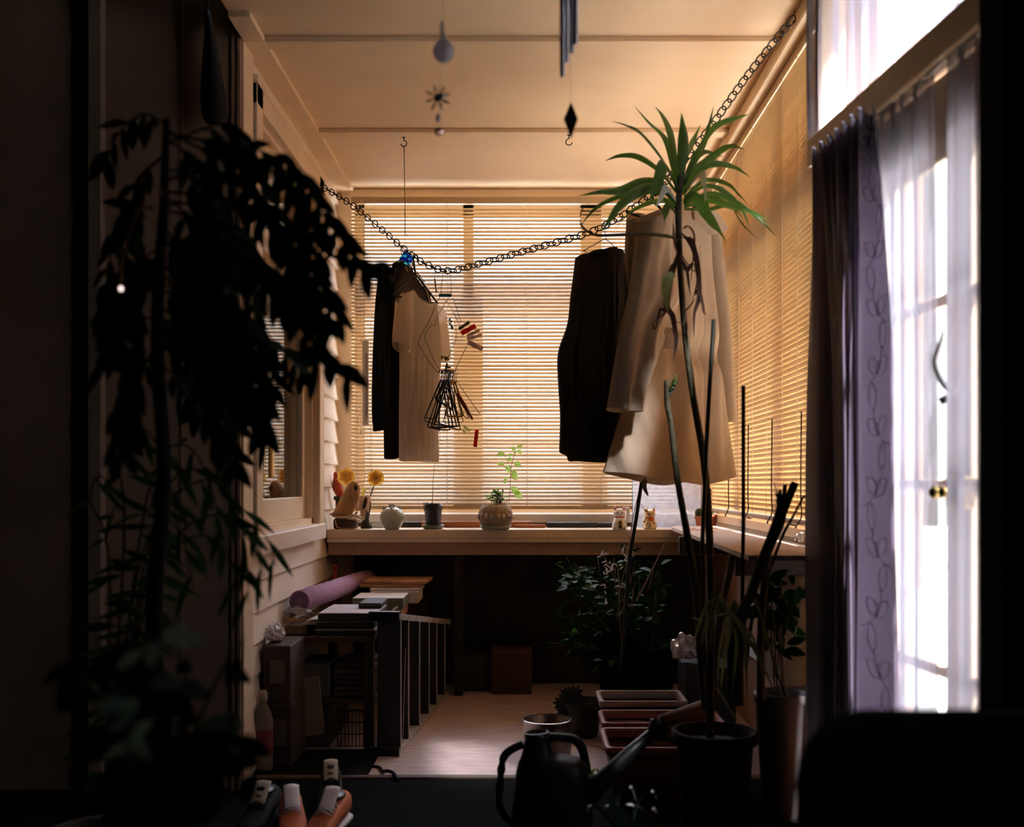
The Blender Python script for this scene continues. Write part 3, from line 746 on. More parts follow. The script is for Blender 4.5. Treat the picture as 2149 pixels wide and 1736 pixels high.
def peg(a, b, col, label, group=None, w=.010, name='clothes_peg'):
    a, b = Vector(a), Vector(b); ax = (b-a); L = ax.length; ax.normalize()
    sd = ax.cross(Vector((0,1,0))).normalized(); fw = Vector((0,1,0))
    t = thing(name, label, 'clothes peg', tuple(a), group)
    for s in (-1, 1):
        mb = MB()
        def F(u, v, k, s=s): return a + ax*(u*L) + fw*(s*v) + sd*k
        prof = [(0,.0035),(.0,.0075),(.2,.0085),(.5,.0052),(.75,.0062),(1,.0085),(1,.0045),(.72,.0012),(.5,.0012),(.2,.002)]
        mb.prism(prof, F, -w*.5, w*.5); mb.build('jaw', col, t)
    mb = MB(); c0_ = a+ax*L*.45
    mb.tube([c0_ + sd*(-w*.6) , c0_+sd*(w*.6)], .0045, 8); mb.build('spring', m_steel, t); return t
m_red = mat('red_plastic', (.85,.05,.035), .35, trans=.45, tcol=(1.0,.10,.07)); m_grn = mat('green_plastic', (.06,.10,.02), .35)
m_clear = mat('clear_pink_plastic', (.72,.58,.55), .2, trans=.5, tcol=(.9,.75,.7)); m_bamb = mat('bamboo', (.55,.36,.14), .6, var=.2)
peg(B(963,691,-.01), B(985,676,-.01), m_grn, 'dark green clothes peg on the wire frame', 'clothes pegs on the wire frame')
peg(B(968,700,-.02), B(998,684,-.02), m_red, 'red clothes peg clamped on the wire frame beside the green peg', 'clothes pegs on the wire frame', .016)
peg(B(980,706,.0), B(1006,693,.0), m_clear, 'pale clear clothes peg just below the red peg on the wire frame', 'clothes pegs on the wire frame')
peg(B(980,712,.02), B(1011,703,.02), m_clear, 'pale clear clothes peg, middle of the three pale ones', 'clothes pegs on the wire frame')
peg(B(982,718,.0), B(1013,733,.0), m_clear, 'pale clear clothes peg pointing down, lowest of the pale ones', 'clothes pegs on the wire frame', .018)
peg(B(1001,902,-.01), B(997,938,-.01), m_red, 'red clothes peg hanging lowest, below the hanger bundle', None, .014)
peg(B(912,585,-.01), B(916,614,-.01), m_bamb, 'slim bamboo peg tied just under the chain', None, .006)
mb = MB(); mb.tube(curve([B(914,570), B(904,583), B(898,600)],4), .0006, 4); mb.tube(curve([B(917,568), B(913,577), B(912,588)],4), .0006, 4); mb.tube(curve([B(940,575), B(925,595), B(919,612)],4), .0005, 4); mb.tube(curve([B(945,570), B(953,577)],3), .0005, 4)
tag(mb.build('thread', m_wire), 'loose knotted threads hanging from the chain by the bamboo peg', 'thread')
# the bundle of small hangers
cols = {'black': m_black, 'green': mat('bottle_green_plastic', (.010,.035,.028), .35), 'yellow': mat('mustard_plastic', (.45,.27,.06), .45), 'brown': mat('brown_plastic', (.16,.08,.04), .5)}
def small_hanger(px_top, px_l, px_r, py_b, dd, cname, r, label):
    hp_ = B(px_top, 781, dd); t = thing('trouser_hanger', label, 'hanger', tuple(hp_), 'bundle of small hangers under the chain')
    mb = MB(); mb.tube(curve([hp_+Vector((-.006,0,-.004)), hp_+Vector((-.004,0,.005)), hp_+Vector((.004,0,.006)), hp_+Vector((.006,0,-.004)), hp_+Vector((.001,0,-.03))],4), r*.75, 6); mb.build('hook', cols[cname] if cname != 'brown' else m_wire, t)
    l = B(px_l, py_b-random.uniform(4,26), dd+random.uniform(-.04,.05)); rr = B(px_r, py_b-random.uniform(0,22), dd+random.uniform(-.05,.05)); top = hp_+Vector((.001,0,-.03)); md = B((px_l+px_r)/2, py_b+4, dd)
    mb = MB(); mb.tube([top, top.lerp(l,.93), l, l.lerp(rr,.1)+Vector((0,0,-.004)), l.lerp(rr,.9)+Vector((0,0,-.004)), rr, top.lerp(rr,.93), top], r, 6); mb.build('frame', cols[cname], t); return t
BL = 'black hanger in the bundle hooked on the wire frame under the chain'
for (pt_, l, r_, b_, dd, rr) in ((924,892,912,884,-.03,.0022),(926,890,921,892,-.01,.002),(929,898,944,902,.0,.0026),(932,905,950,905,.012,.0032),(935,912,958,896,.02,.0028),(938,909,964,904,.03,.0034),(944,914,966,907,.04,.0026),(931,896,935,912,-.02,.0012),(949,930,972,905,.03,.0016)):
    small_hanger(pt_, l, r_, b_, dd, 'black', rr, BL)
small_hanger(941, 914, 950, 860, -.03, 'green', .0045, 'dark green plastic hanger at the front of the hanger bundle')
small_hanger(948, 936, 972, 878, .0, 'yellow', .0036, 'mustard yellow plastic hanger in the hanger bundle')
small_hanger(952, 955, 984, 886, .02, 'yellow', .0026, 'second yellow hanger, thinner, at the right of the hanger bundle')
small_hanger(956, 966, 1008, 885, .04, 'brown', .0013, 'thin wire hanger sticking out widest at the right of the bundle')
# ridged brush handle
rb = thing('wooden_scrubber', 'reddish brown ridged wooden stick hanging at the right of the hanger bundle', 'stick', tuple(B(958,825)))
a, b = B(960,826,-.03), B(992,881,-.03); mb = MB(); ptsr = [a.lerp(b, i/36) for i in range(37)]
mb.tube(ptsr, [(.0045 + .0035*math.sin(math.pi*min(1,i/26))**.5 + (.0012 if i % 3 == 0 and 4 < i < 30 else 0)) if i < 36 else .003 for i in range(37)], 10)
mb.build('ridged_shaft', mat('reddish_wood', (.25,.06,.03), .5, var=.25), rb)
mb = MB(); mb.tube([B(956,800,-.02), a], .0008, 4); mb.build('cord_loop', m_wire, rb)
# dry sprigs caught in the wires
sp = MB()
for (x, y, s) in ((944,676,1),(947,684,1),(932,752,1),(936,768,1),(941,756,-1),(942,770,-1)):
    for k in range(4):
        sp.oval_leaf(B(x+random.uniform(-4,4), y+random.uniform(-6,6), -.01), Vector((random.uniform(-1,1),random.uniform(-.3,.3),random.uniform(-1,.6))), Vector((0,-1,.2)), .014, .008)
sp.tube(curve([B(931,668), B(940,672), B(945,690), B(950,720), B(938,755)],4), .0006, 4)
tag(sp.build('dried_sprig', mat('dry_sprig_leaf', (.16,.09,.03), .7, col2=(.20,.22,.05))), 'dried leafy sprig tangled in the bent wire frame', 'sprig')
sp = MB()
for (x, y, s) in ((972,893,1),(978,898,1),(970,903,1)):
    sp.oval_leaf(B(x, y, -.02), Vector((1,0,-.8)), Vector((0,-1,.2)), .022, .009)
sp.tube([B(966,885,-.02), B(985,912,-.02)], .0007, 4)
tag(sp.build('green_sprig', mat('pale_green_leaf', (.32,.40,.12), .5, trans=.4, tcol=(.5,.65,.15))), 'small pale green leaves below the hanger bundle', 'sprig')
# ------------------------------------------------------------------ thermometer, suncatcher
DT = 5.05
tm = thing('thermometer', 'white strip thermometer hanging on a string in front of the back blind', 'thermometer', tuple(P(767,800,DT)))
q0, q1 = P(760,893,DT), P(774,714,DT)
MB().box(q0.x, q1.x, DT-.006, DT+.006, q0.z, q1.z, .005).build('backing_board', mat('ivory_enamel', (.66,.60,.55), .4), tm)
mb = MB(); a, b = P(770.5,880,DT), P(770.5,742,DT); mb.tube([a+Vector((0,-.008,0)), b+Vector((0,-.008,0))], .0018, 6); o = mb.build('tube', mat('thermometer_tube', (.10,.09,.09), .2), tm)
mb = MB()
for i in range(24):
    z = a.z+(b.z-a.z)*(i+.5)/24; mb.box(a.x-.0125, a.x-.0045-(0 if i%4 else -.001), DT-.0072, DT-.0058, z-.0005, z+.0005)
mb.build('scale_ticks', m_black, tm)
mb = MB(); mb.tube(curve([P(763,722,DT), P(757,716,DT), P(762,706,DT), P(766,708,DT), P(767,716,DT)],4), .0011, 5); mb.tube([P(765,708,DT), P(765,420,DT)], .0007, 4); mb.build('string', mat('red_thread', (.22,.10,.06), .8), tm)
DS = 4.45
st = thing('suncatcher', 'small blue and turquoise glass kite hanging on a long green string from the ceiling', 'suncatcher', tuple(P(852,545,DS)))
mb = MB(); mb.tube([P(848,306,DS), P(850,440,DS), P(850,492,DS)], .0017, 6); mb.tube([P(850,492,DS), P(850.5,524,DS)], .0006, 4); mb.tube(curve([P(849,490,DS),P(853,494,DS),P(857,492,DS)],3), .0009, 4); mb.build('string', mat('green_twine', (.12,.15,.06), .9), st)
mg = bpy.data.materials.new('blue_art_glass'); mg.use_nodes = True; nt = mg.node_tree; bs = nt.nodes['Principled BSDF']
vo = nt.nodes.new('ShaderNodeTexVoronoi'); vo.inputs['Scale'].default_value = 75; rp_ = nt.nodes.new('ShaderNodeValToRGB'); tcn = nt.nodes.new('ShaderNodeTexCoord')
e = rp_.color_ramp.elements; e[0].position = .0; e[0].color = (.0,.01,.45,1); e[1].position = .75; e[1].position = .68; e[1].color = (.25,1.0,1.0,1); x = e.new(.38); x.color = (.01,.05,.9,1)
nt.links.new(tcn.outputs['Object'], vo.inputs['Vector']); nt.links.new(vo.outputs['Color'], rp_.inputs['Fac'])
trn = nt.nodes.new('ShaderNodeBsdfTranslucent'); tpn = nt.nodes.new('ShaderNodeBsdfTransparent'); m1 = nt.nodes.new('ShaderNodeMixShader'); m2 = nt.nodes.new('ShaderNodeMixShader'); m1.inputs['Fac'].default_value = .35; m2.inputs['Fac'].default_value = .8
nt.links.new(rp_.outputs[0], trn.inputs[0]); nt.links.new(rp_.outputs[0], tpn.inputs[0]); nt.links.new(rp_.outputs[0], bs.inputs['Base Color'])
nt.links.new(tpn.outputs[0], m1.inputs[1]); nt.links.new(trn.outputs[0], m1.inputs[2]); nt.links.new(bs.outputs[0], m2.inputs[1]); nt.links.new(m1.outputs[0], m2.inputs[2]); nt.links.new(m2.outputs[0], nt.nodes['Material Output'].inputs['Surface'])
kite = [(850.5,525),(869,540),(862,553),(851,567),(846,556),(836,549),(840,540)]
mb = MB(); mb.prism([(P(x,y,DS).x, P(x,y,DS).z) for x,y in kite], lambda a,b,t: Vector((a, DS+t, b)), -.003, .003); mb.build('glass_kite', mg, st)
# ------------------------------------------------------------------ things standing on the bench
BZ = BT + .001
def bd_(py, z=BZ): return FPX*(CZ-z)/(py-CY)        # distance of a point on the bench top seen at row py
m_drift = mat('driftwood', (.42,.22,.09), .8, var=.25, vscale=16, bump=.5, bscale=70, stretch=(3,1,.6))
m_driftpale = mat('pale_driftwood', (.62,.43,.30), .85, var=.2, vscale=14, bump=.4, bscale=60)
m_darkbark = mat('dark_bark', (.045,.028,.016), .85, var=.3, vscale=30, bump=.6, bscale=50)
# carved driftwood slab on a dark block
dd = 5.0
def E(px, py, o=0.0): return P(px, py, dd+o)
t = thing('driftwood_ornament', 'curved driftwood slab on a dark bark block at the left end of the bench', 'ornament', tuple(E(724,1110)))
mb = MB(); rows = [((692,1080),(700,1083)), ((700,1074),(738,1082)), ((706,1062),(748,1064)), ((714,1048),(753,1050)), ((722,1032),(755,1036)), ((730,1018),(756,1024)), ((736,1011),(752,1013))]
rings = []
for (l, r) in rows:
    a, b = E(*l), E(*r); c = (a+b)/2; h = (b-a)/2; ring = []
    for k in range(18):
        an = k*2*math.pi/18; q = c + h*math.cos(an) + Vector((0,.022*math.sin(an),0)); q += Vector((0,0,.003*math.sin(an*3+c.z*90))); ring.append(q)
    rings.append(ring)
mb.loft(rings); mb.build('slab', m_drift, t)
mb = MB(); mb.ball(E(746,1024,-.018), .011, .006, .012, 12, 8, wob=.3); mb.build('knot', m_darkbark, t)
mb = MB(); mb.tube(curve([E(698,1082,-.01), E(720,1088,-.02), E(744,1082,-.03), E(762,1090,-.03)],5), [.006,.008,.008,.005], 8); mb.tube([E(730,1088,-.03), E(757,1094,-.035)], [.004,.003], 6); mb.build('branch_foot', m_driftpale, t)
q0, q1 = E(702,1110), E(748,1088)
mb = MB(); mb.box(q0.x, q1.x, dd-.035, dd+.03, BZ, q1.z, .007); mb.build('bark_block', m_darkbark, t)
mb = MB(); mb.tube(curve([E(704,1092,-.036), E(706,1102,-.037), E(710,1108,-.037), E(730,1109,-.037), E(750,1108,-.035), E(750,1094,-.03)],4), .0022, 5); o = mb.build('pale_edge', m_driftpale, t)
# red bird figure
t = thing('bird_figure', 'rust red carved bird behind the driftwood, by the weatherboards', 'figurine', tuple(P(709,1030,5.12)))
dd = 5.12
mb = MB(); rings = []
for (x, y, w) in ((704,990,4),(704,995,9),(706,1003,13),(706,1012,17),(708,1022,23),(710,1030,23),(712,1038,17),(713,1044,9)):
    c = E(x,y); hw = w*dd/FPX/2*.95; rings.append([c+Vector((hw*math.cos(k*math.pi/8), hw*.8*math.sin(k*math.pi/8), 0)) for k in range(16)])
mb.loft(rings); mb.build('body', mat('rust_red', (.40,.055,.02), .7, var=.2, vscale=40, bump=.2, bscale=90), t)
q = E(701,1043); mb = MB(); mb.box(q.x, q.x+.03, dd-.014, dd+.014, q.z-.016, q.z+.004, .004); mb.box(q.x+.008, q.x+.025, dd-.01, dd+.01, BZ, q.z-.012, .003); mb.build('perch', m_black, t)
# yellow flowers
m_petal = mat('yellow_petal', (.85,.47,.07), .6, col2=(.92,.62,.16), trans=.35, tcol=(.95,.6,.1), vscale=30)
def flower(px, py, base, label, r=17):
    c = E(px, py); t = thing('artificial_flower', label, 'flower', tuple(c), 'yellow flowers on the bench'); pm = MB(); sc_ = dd/FPX
    for ringi, (n, rad, lift) in enumerate(((6,1.05,.1),(5,.85,.6),(3,.5,1.2))):
        for k in range(n):
            an = k*2*math.pi/n + ringi*.5; dv = Vector((math.cos(an), -.55*lift-.1, math.sin(an)*.95))
            pm.blade([c, c+dv*rad*r*sc_*.55+Vector((0,-.004,0)), c+dv*rad*r*sc_*1.05+Vector((.002*math.sin(k),.004,.002*math.cos(k*2)))], .034*rad+.003, .45, 6, Vector((-math.sin(an),0,math.cos(an))), lambda q: (.25+.75*math.sin(min(1,q)*math.pi*.68))*(1 if q < .95 else .8))
    pm.build('petals', m_petal, t)
    sm = MB(); sm.tube(curve([c, c.lerp(Vector(base),.5)+Vector((.004,0,0)), base],4), .0028, 6); o = sm.build('stem', m_black, t); return t
dd = 5.06
flower(727, 1000, E(740,1085), 'yellow artificial flower on the left, above the driftwood slab', 16)
flower(789, 1003, E(768,1062), 'yellow artificial flower on the right, in the split wooden vase', 15)
mb = MB(); mb.blade([E(760,1042), E(764,1028), E(770,1022)], .014, .3, 6, Vector((1,0,0))); mb.tube([E(757,1048), E(769,1024)], .0018, 5)
tag(mb.build('yellow_leaf', mat('yellow_leaf', (.75,.60,.08), .5, trans=.3, tcol=(.9,.75,.1))), 'short yellow leaf sticking out of the split wooden vase', 'leaf')
# split wooden vase
t = thing('wooden_vase', 'split driftwood vase with a dark hollow beside the slab ornament', 'vase', tuple(E(765,1110)))
def sect(mb, rows, th):
    rings = []
    for (l, r, y) in rows:
        a, b = E(l,y), E(r,y); c = (a+b)/2; h = (b.x-a.x)/2
        rings.append([c+Vector((h*math.cos(k*math.pi/8), th*math.sin(k*math.pi/8), 0)) for k in range(16)])
    return mb.loft(rings)
sect(MB(), ((754,778,1041),(753,777,1052),(754,776,1064),(756,774,1076),(757,771,1086),(760,769,1092)), .018).build('outer_wood', m_driftpale, t)
mb = MB(); mb.ball(E(766,1056,-.016), .0085, .006, .030, 12, 10, Matrix.Rotation(R(14),3,'Y')); mb.build('hollow', m_darkbark, t)
sect(MB(), ((767,773,1070),(763,774,1086),(758,776,1098),(757,781,1106),(757,780,1110)), .016).build('base', mat('dark_green_bark', (.02,.022,.016), .7, bump=.3), t)
mb = MB(); mb.tube(curve([E(774,1044), E(777,1060), E(774,1078), E(772,1090)],4), [.003,.004,.005,.005], 6); mb.tube(curve([E(750,1075), E(744,1082), E(757,1088)],4), .004, 6); mb.build('bark_edge', m_darkbark, t)
# celadon vase
dv = bd_(1111); c = Vector((PX(823,dv), dv, BZ)); s = dv/FPX
t = thing('celadon_vase', 'round pale celadon vase with four small lugs on the bench', 'vase', tuple(c))
m_cel = mat('celadon_glaze', (.42,.45,.37), .25, var=.12, vscale=30, bump=.15, bscale=90, coat=.4)
MB().lathe([(14*s,0),(18*s,5*s),(23*s,14*s),(25.6*s,25*s),(24*s,34*s),(19*s,41*s),(11*s,45*s),(7.2*s,46*s),(6.8*s,49*s),(7.6*s,51*s),(7.4*s,52.5*s),(5.5*s,52.5*s),(5*s,46*s)], c).build('body', m_cel, t)
for an in (20, 110, 200, 275):
    mb = MB(); a = R(an); o_ = Vector((math.cos(a), math.sin(a), 0)); 
    mb.tube([c+o_*(17*s)+Vector((0,0,40*s)), c+o_*(20*s)+Vector((0,0,45.5*s)), c+o_*(18*s)+Vector((0,0,48*s)), c+o_*(15*s)+Vector((0,0,45.5*s)), c+o_*(14*s)+Vector((0,0,43*s))], 1.4*s, 6); mb.build('lug', m_cel, t)
# black nursery pot with a bare stem on a saucer
dv = bd_(1110); c = Vector((PX(909,dv), dv, BZ)); s = dv/FPX
MBs = MB().lathe([(19*s,0),(22*s,2*s),(23.5*s,9*s),(21.5*s,9*s),(20*s,3*s),(2*s,2.5*s)], c); tag(MBs.build('saucer', mat('green_glass_saucer', (.16,.20,.17), .25)), 'grey green saucer under the black nursery pot', 'saucer')
t = thing('nursery_pot', 'black plastic nursery pot with one bare stem on the bench', 'potted plant', tuple(c))
MB().lathe([(15*s,3*s),(16.5*s,8*s),(18*s,38*s),(19.5*s,39*s),(20*s,53*s),(18.3*s,53*s),(16.5*s,38*s),(3*s,37*s)], c, 24).build('pot', m_black, t)
mb = MB(); h = c+Vector((-18*s,-4*s,46*s)); mb.tube([h+Vector((0,0,-8*s)), h+Vector((-1*s,0,8*s)), h+Vector((6*s,-2*s,9*s)), h+Vector((7*s,-2*s,-6*s))], 1.4*s, 6); mb.build('rim_tab', m_black, t)
mb = MB(); mb.tube(curve([P(907,1075,dv), P(908,1040,dv), P(909,1010,dv), P(912,975,dv)],4), [.0024,.0018,.0014,.0012], 6); mb.tube([P(907,1065,dv), P(906,1054,dv)], .003, 6); mb.build('stem', mat('grey_brown_stem', (.20,.12,.07), .8), t)
# pebble pot with succulent
dv = bd_(1112); c = Vector((PX(1040,dv), dv, BZ)); s = dv/FPX
tag(MB().lathe([(26*s,0),(30*s,3*s),(33.5*s,9*s),(31.5*s,9*s),(27*s,3.5*s),(2*s,3*s)], c).build('saucer', mat('pale_green_saucer', (.36,.38,.30), .3)), 'pale green saucer under the pebble pot', 'saucer')
t = thing('pebble_pot', 'round stone pot ringed with pebbles, holding a succulent, on the bench', 'potted plant', tuple(c))
MB().lathe([(25*s,4*s),(30*s,10*s),(35*s,20*s),(36.5*s,28*s),(36*s,38*s),(32*s,47*s),(26*s,53*s),(24*s,53*s),(24*s,49*s),(2*s,48*s)], c, 32, wob=.03).build('pot', mat('pebble_pot_stone', (.36,.27,.17), .85, var=.2, vscale=40, bump=.5, bscale=90), t)
pc = [mat('pebble_pale', (.66,.60,.52), .5), mat('pebble_grey', (.34,.36,.40), .5), mat('pebble_pink', (.58,.40,.30), .5)]
for k in range(18):
    a = k*2*math.pi/18 + random.uniform(-.05,.05); q = c+Vector((36.5*s*math.cos(a), 36.5*s*math.sin(a), (29+random.uniform(-1.5,1.5))*s))
    mb = MB(); mb.ball(q, 2.6*s, random.uniform(3.2,5)*s, random.uniform(4.5,7)*s, 10, 7, Matrix.Rotation(a,3,'Z')); mb.build('pebble', pc[k%3], t)
MB().lathe([(25*s,48.5*s),(18*s,51*s),(3*s,53*s)], c, 20).build('soil', m_soil, t)
m_succ = mat('succulent_leaf', (.16,.32,.06), .45, col2=(.32,.50,.12), vscale=40, trans=.45, tcol=(.45,.75,.14))
mb = MB()
for k in range(26):
    a = random.uniform(0,6.28); r_ = random.uniform(0,24)*s; hz = 52*s + random.uniform(2,16)*s + (24*s-r_)*.6; q = c+Vector((r_*math.cos(a), r_*math.sin(a)*.8, hz))
    for j in range(7):
        b = j*.9+k; mb.oval_leaf(q, Vector((math.cos(b), math.sin(b), .55)), Vector((0,0,1)), 10*s, 8*s, .1)
mb.build('rosettes', m_succ, t)
mb = MB()
for k in range(20):
    a = random.uniform(0,6.28); r_ = random.uniform(0,20)*s; q = c+Vector((r_*math.cos(a)+4*s, r_*math.sin(a), 50*s)); e_ = q+Vector((random.uniform(-10,10)*s, random.uniform(-8,8)*s, random.uniform(12,50)*s*(1-r_/(30*s))))
    mb.tube(curve([q, q.lerp(e_,.5)+Vector((2*s,0,0)), e_],3), .6*s, 4)
    mb.ball(e_, 1.6*s, None, 2*s, 6, 4)
mb.build('dry_stalks', mat('dry_brown_stalk', (.12,.045,.025), .8, var=.3), t)
def ol(x, y): return P(x, y, dv-.01)
m_lg = mat('fresh_green_leaf', (.30,.46,.09), .45, col2=(.38,.55,.14), vscale=30, trans=.5, tcol=(.55,.80,.18))
st_ = MB(); st_.tube(curve([ol(1068,1056), ol(1071,1018), ol(1072,988), ol(1076,966), ol(1083,945)],4), .0013, 5)
for x0,y0,x1,y1 in ((1072,990,1058,978),(1073,985,1058,955),(1076,966,1068,958),(1071,1000,1082,985),(1071,1003,1085,1008),(1069,1040,1085,1038)): st_.tube([ol(x0,y0), ol(x1,y1)], .0008, 4)
st_.build('seedling_stem', mat('reddish_stem', (.20,.09,.05), .7), t)
lf = MB()
for x,y,dx,dy,L,w in ((1060,953,-1,.0,18,11),(1066,957,1,-.4,11,8),(1068,960,.6,.9,10,8),(1062,964,1,.1,9,7),(1082,944,-.7,-.3,12,9),(1084,941,1,-.5,14,9),(1086,944,.9,.9,12,10),(1082,946,-.5,.9,8,7),(1060,974,-1,-.05,18,11),(1062,976,.5,1,20,12),(1079,972,1,.4,16,16),(1073,990,1,.4,14,12),(1072,997,1,.5,18,14),(1066,1002,-.8,.4,10,8),(1072,1022,1,.8,24,15),(1080,1032,1,.9,20,18),(1064,1012,-.9,-.2,10,9)):
    lf.oval_leaf(ol(x,y), Vector((dx,random.uniform(-.3,.3),-dy)), Vector((0,-1,.35)), L*s, w*s, .1)
lf.build('seedling_leaves', m_lg, t)
# flat boxes behind
def bbox(name, x0, x1, y0, dnear, dfar, m, label, cat, group=None, bev=.003):
    a = P(x0, y0, dnear); b = P(x1, y0, dnear); return tag(MB().box(a.x, b.x, dnear, dfar, BZ, a.z, bev).build(name, m), label, cat, group)
bbox('wooden_tray', 884, 1116, 1095, 5.16, 5.24, mat('orange_wood', (.40,.14,.05), .5, var=.2, stretch=(1,8,8)), 'long orange brown wooden box behind the pots on the bench', 'box')
bbox('wooden_strip', 1080, 1145, 1101, 5.12, 5.155, mat('orange_wood'  , (.4,.14,.05)), 'short reddish wooden strip lying in front of the orange box', 'strip')
bbox('black_box', 1148, 1255, 1097, 5.14, 5.24, mat('dark_grey_box', (.03,.032,.035), .5), 'dark grey flat box on the bench left of the white cat', 'box', 'dark flat boxes on the bench')
bbox('black_box', 1257, 1300, 1098, 5.15, 5.24, mat('dark_grey_box2', (.022,.022,.024), .5), 'short black box on the bench directly behind the white cat', 'box', 'dark flat boxes on the bench')
bbox('black_box', 838, 884, 1096, 5.17, 5.24, mat('dark_grey_box2', (.02,.02,.02)), 'black box on the bench behind the celadon vase', 'box', 'dark flat boxes on the bench')
q = P(780, 1096, 5.15); tag(MB().box(q.x, q.x+.10, 5.12, 5.18, BZ, BZ+.02, .004).build('glass_dish', mat('pale_glass', (.60,.62,.64), .1)), 'low clear dish behind the wooden vase', 'dish')
# beckoning cats
def cat(px, wpx, top_py, base_py, label, m_body, m_ear, paw_right, gold):
    dv = bd_(base_py); c = Vector((PX(px,dv), dv, BZ)); s = (base_py-top_py)/55*dv/FPX
    t = thing('beckoning_cat', label, 'figurine', tuple(c), 'beckoning cat figurines')
    k = 1 if paw_right else -1
    MB().lathe([(16*s,0),(18.5*s,4*s),(18*s,11*s),(15*s,19*s),(13.5*s,24*s),(11*s,29*s),(7*s,31*s)], c, 24, sy=.8).build('body', m_body, t)
    MB().ball(c+Vector((0,-1*s,38.5*s)), 14.6*s, 11.5*s, 11.5*s, 20, 12).build('head', m_body, t)
    for sx in (-1, 1):
        mb = MB(); b = c+Vector((sx*9*s, 0, 45*s)); tip = c+Vector((sx*11.5*s, 0, 57*s))
        mb.loft([[b+Vector((5.2*s*math.cos(a), 3.4*s*math.sin(a), 0)) for a in [i*math.pi/5 for i in range(10)]], [b.lerp(tip,.6)+Vector((2.8*s*math.cos(a), 1.8*s*math.sin(a),0)) for a in [i*math.pi/5 for i in range(10)]], [tip+Vector((.5*s*math.cos(a), .5*s*math.sin(a),0)) for a in [i*math.pi/5 for i in range(10)]]])
        o = mb.build('ear', m_body, t)
        mb = MB(); f_ = Vector((0,-3.6*s,0)); mb.prism([(-3.2,1.5),(3.2,1.5),(1.6,5.5),(.4,9.0),(-1.4,5.5)], lambda a,b2,tt: b+Vector((a*s+sx*b2*s*.18, -3.3*s+tt+b2*s*.23, b2*s)), -.4*s, .8*s); mb.build('ear_lining', m_ear, o)
        mb = MB(); q = c+Vector((sx*5.4*s, -10.6*s, 40*s)); mb.ball(q+Vector((0,-.75*s,0)), 1.9*s, 1.0*s, 1.6*s, 10, 6); e_ = mb.build('eye', m_black, t)
        mb = MB(); mb.ball(q+Vector((0,-.2*s,.0)), 2.9*s, .8*s, 2.1*s, 10, 6); mb.build('eye_rim', mat('eye_rim', (.62,.52,.18) if gold else (.50,.47,.26), .4), t)
    mb = MB(); mb.ball(c+Vector((0,-12.4*s,36.4*s)), 1.2*s, .8*s, .8*s, 8, 5); mb.build('nose', mat('cat_nose', (.75,.35,.30), .5), t)
    mb = MB()
    for sx in (-1,1): mb.tube(curve([c+Vector((0,-12.3*s,35*s)), c+Vector((sx*1.6*s,-12.2*s,33.8*s)), c+Vector((sx*3*s,-11.9*s,34.4*s))],3), .25*s, 4)
    mb.build('mouth', m_black, t)
    mb = MB(); mb.lathe([(11.6*s,28*s),(12.6*s,28.8*s),(12.6*s,30*s),(11.6*s,30.8*s),(10*s,29.4*s)], c, 24, caps=False, sy=.82); mb.build('collar', mat('cat_collar_red', (.70,.03,.03), .4), t)
    mb = MB(); b = c+Vector((k*15*s,-1*s,20*s)); mb.tube(curve([b+Vector((-3*s,0,-3*s)), b+Vector((4*s,0,3*s)), b+Vector((6*s,0,14*s)), b+Vector((4.6*s,-.5*s,28*s))],5), [4.6*s,5.2*s,4.8*s,4.6*s], 12); mb.ball(b+Vector((4.6*s,-1*s,29*s)), 5*s, 4.4*s, 5*s, 12, 8)
    a_ = mb.build('raised_paw', m_body, t)
    mb = MB()
    for j in (-1,0,1): mb.tube([b+Vector((4.6*s+j*2*s,-5.2*s,31.5*s)), b+Vector((4.6*s+j*2*s,-5.4*s,28.5*s))], .35*s, 4)
    mb.build('toe_line', mat('cat_nose', (.75,.35,.3)), a_)
    mb = MB(); mb.ball(c+Vector((-k*9*s,-10*s,16*s)), 5*s, 4.4*s, 8*s, 12, 8, Matrix.Rotation(R(25*k),3,'Y')); mb.build('lowered_paw', m_body, t)
    for sx in (-1,1): 
        mb = MB(); mb.ball(c+Vector((sx*10.5*s,-10*s,4*s)), 6*s, 5*s, 4*s, 12, 8); mb.build('foot', m_body, t)
    return t, c, s
m_catw = mat('white_porcelain', (.93,.90,.86), .2, var=.02, coat=.5, trans=.25, tcol=(.95,.9,.85)); m_earr = mat('red_ear', (.72,.04,.03), .4)
t, c, s = cat(1300, 36, 1063, 1111, 'white beckoning cat with red ears and a gold oval charm', m_catw, m_earr, True, False)
mb = MB(); mb.prism([(6.2*math.cos(a*math.pi/12), 11*math.sin(a*math.pi/12)) for a in range(24)], lambda a,b,tt: c+Vector(((a+1.0)*s, -15.8*s+tt+max(0,b-2)*.22*s, (b+11.5)*s)), -.5*s, 1.5*s); ch = mb.build('gold_charm', mat('gold_leaf', (.62,.48,.10), .4), t)
gm_ = MB()
def stroke(pts, r=.7): gm_.tube([c+Vector(((a+1.0)*s, -16.5*s+max(0,b-2)*.22*s, (b+11.5)*s)) for a,b in pts], r*s, 5)
for st1 in ([(-2.6,8),(2.8,8.8)],[(-3.4,5),(3.4,6)],[(0,9.5),(-.2,1.5),(-1.5,.2)],[(-3.5,2),(3.5,2.8)],[(-3.2,-1.5),(3.2,-.6)],[(-2.8,-3.6),(-2.8,-8)],[(2.8,-3),(2.8,-8)],[(-2.8,-3.4),(2.8,-3)],[(-2.6,-5.6),(2.6,-5.2)],[(-2.8,-8),(2.8,-7.8)],[(0,-3),(0,-8)]): stroke(st1)
gm_.build('brush_characters', m_black, ch)
m_catg = mat('gold_lustre', (.75,.60,.36), .22, .55, var=.25, vscale=60)
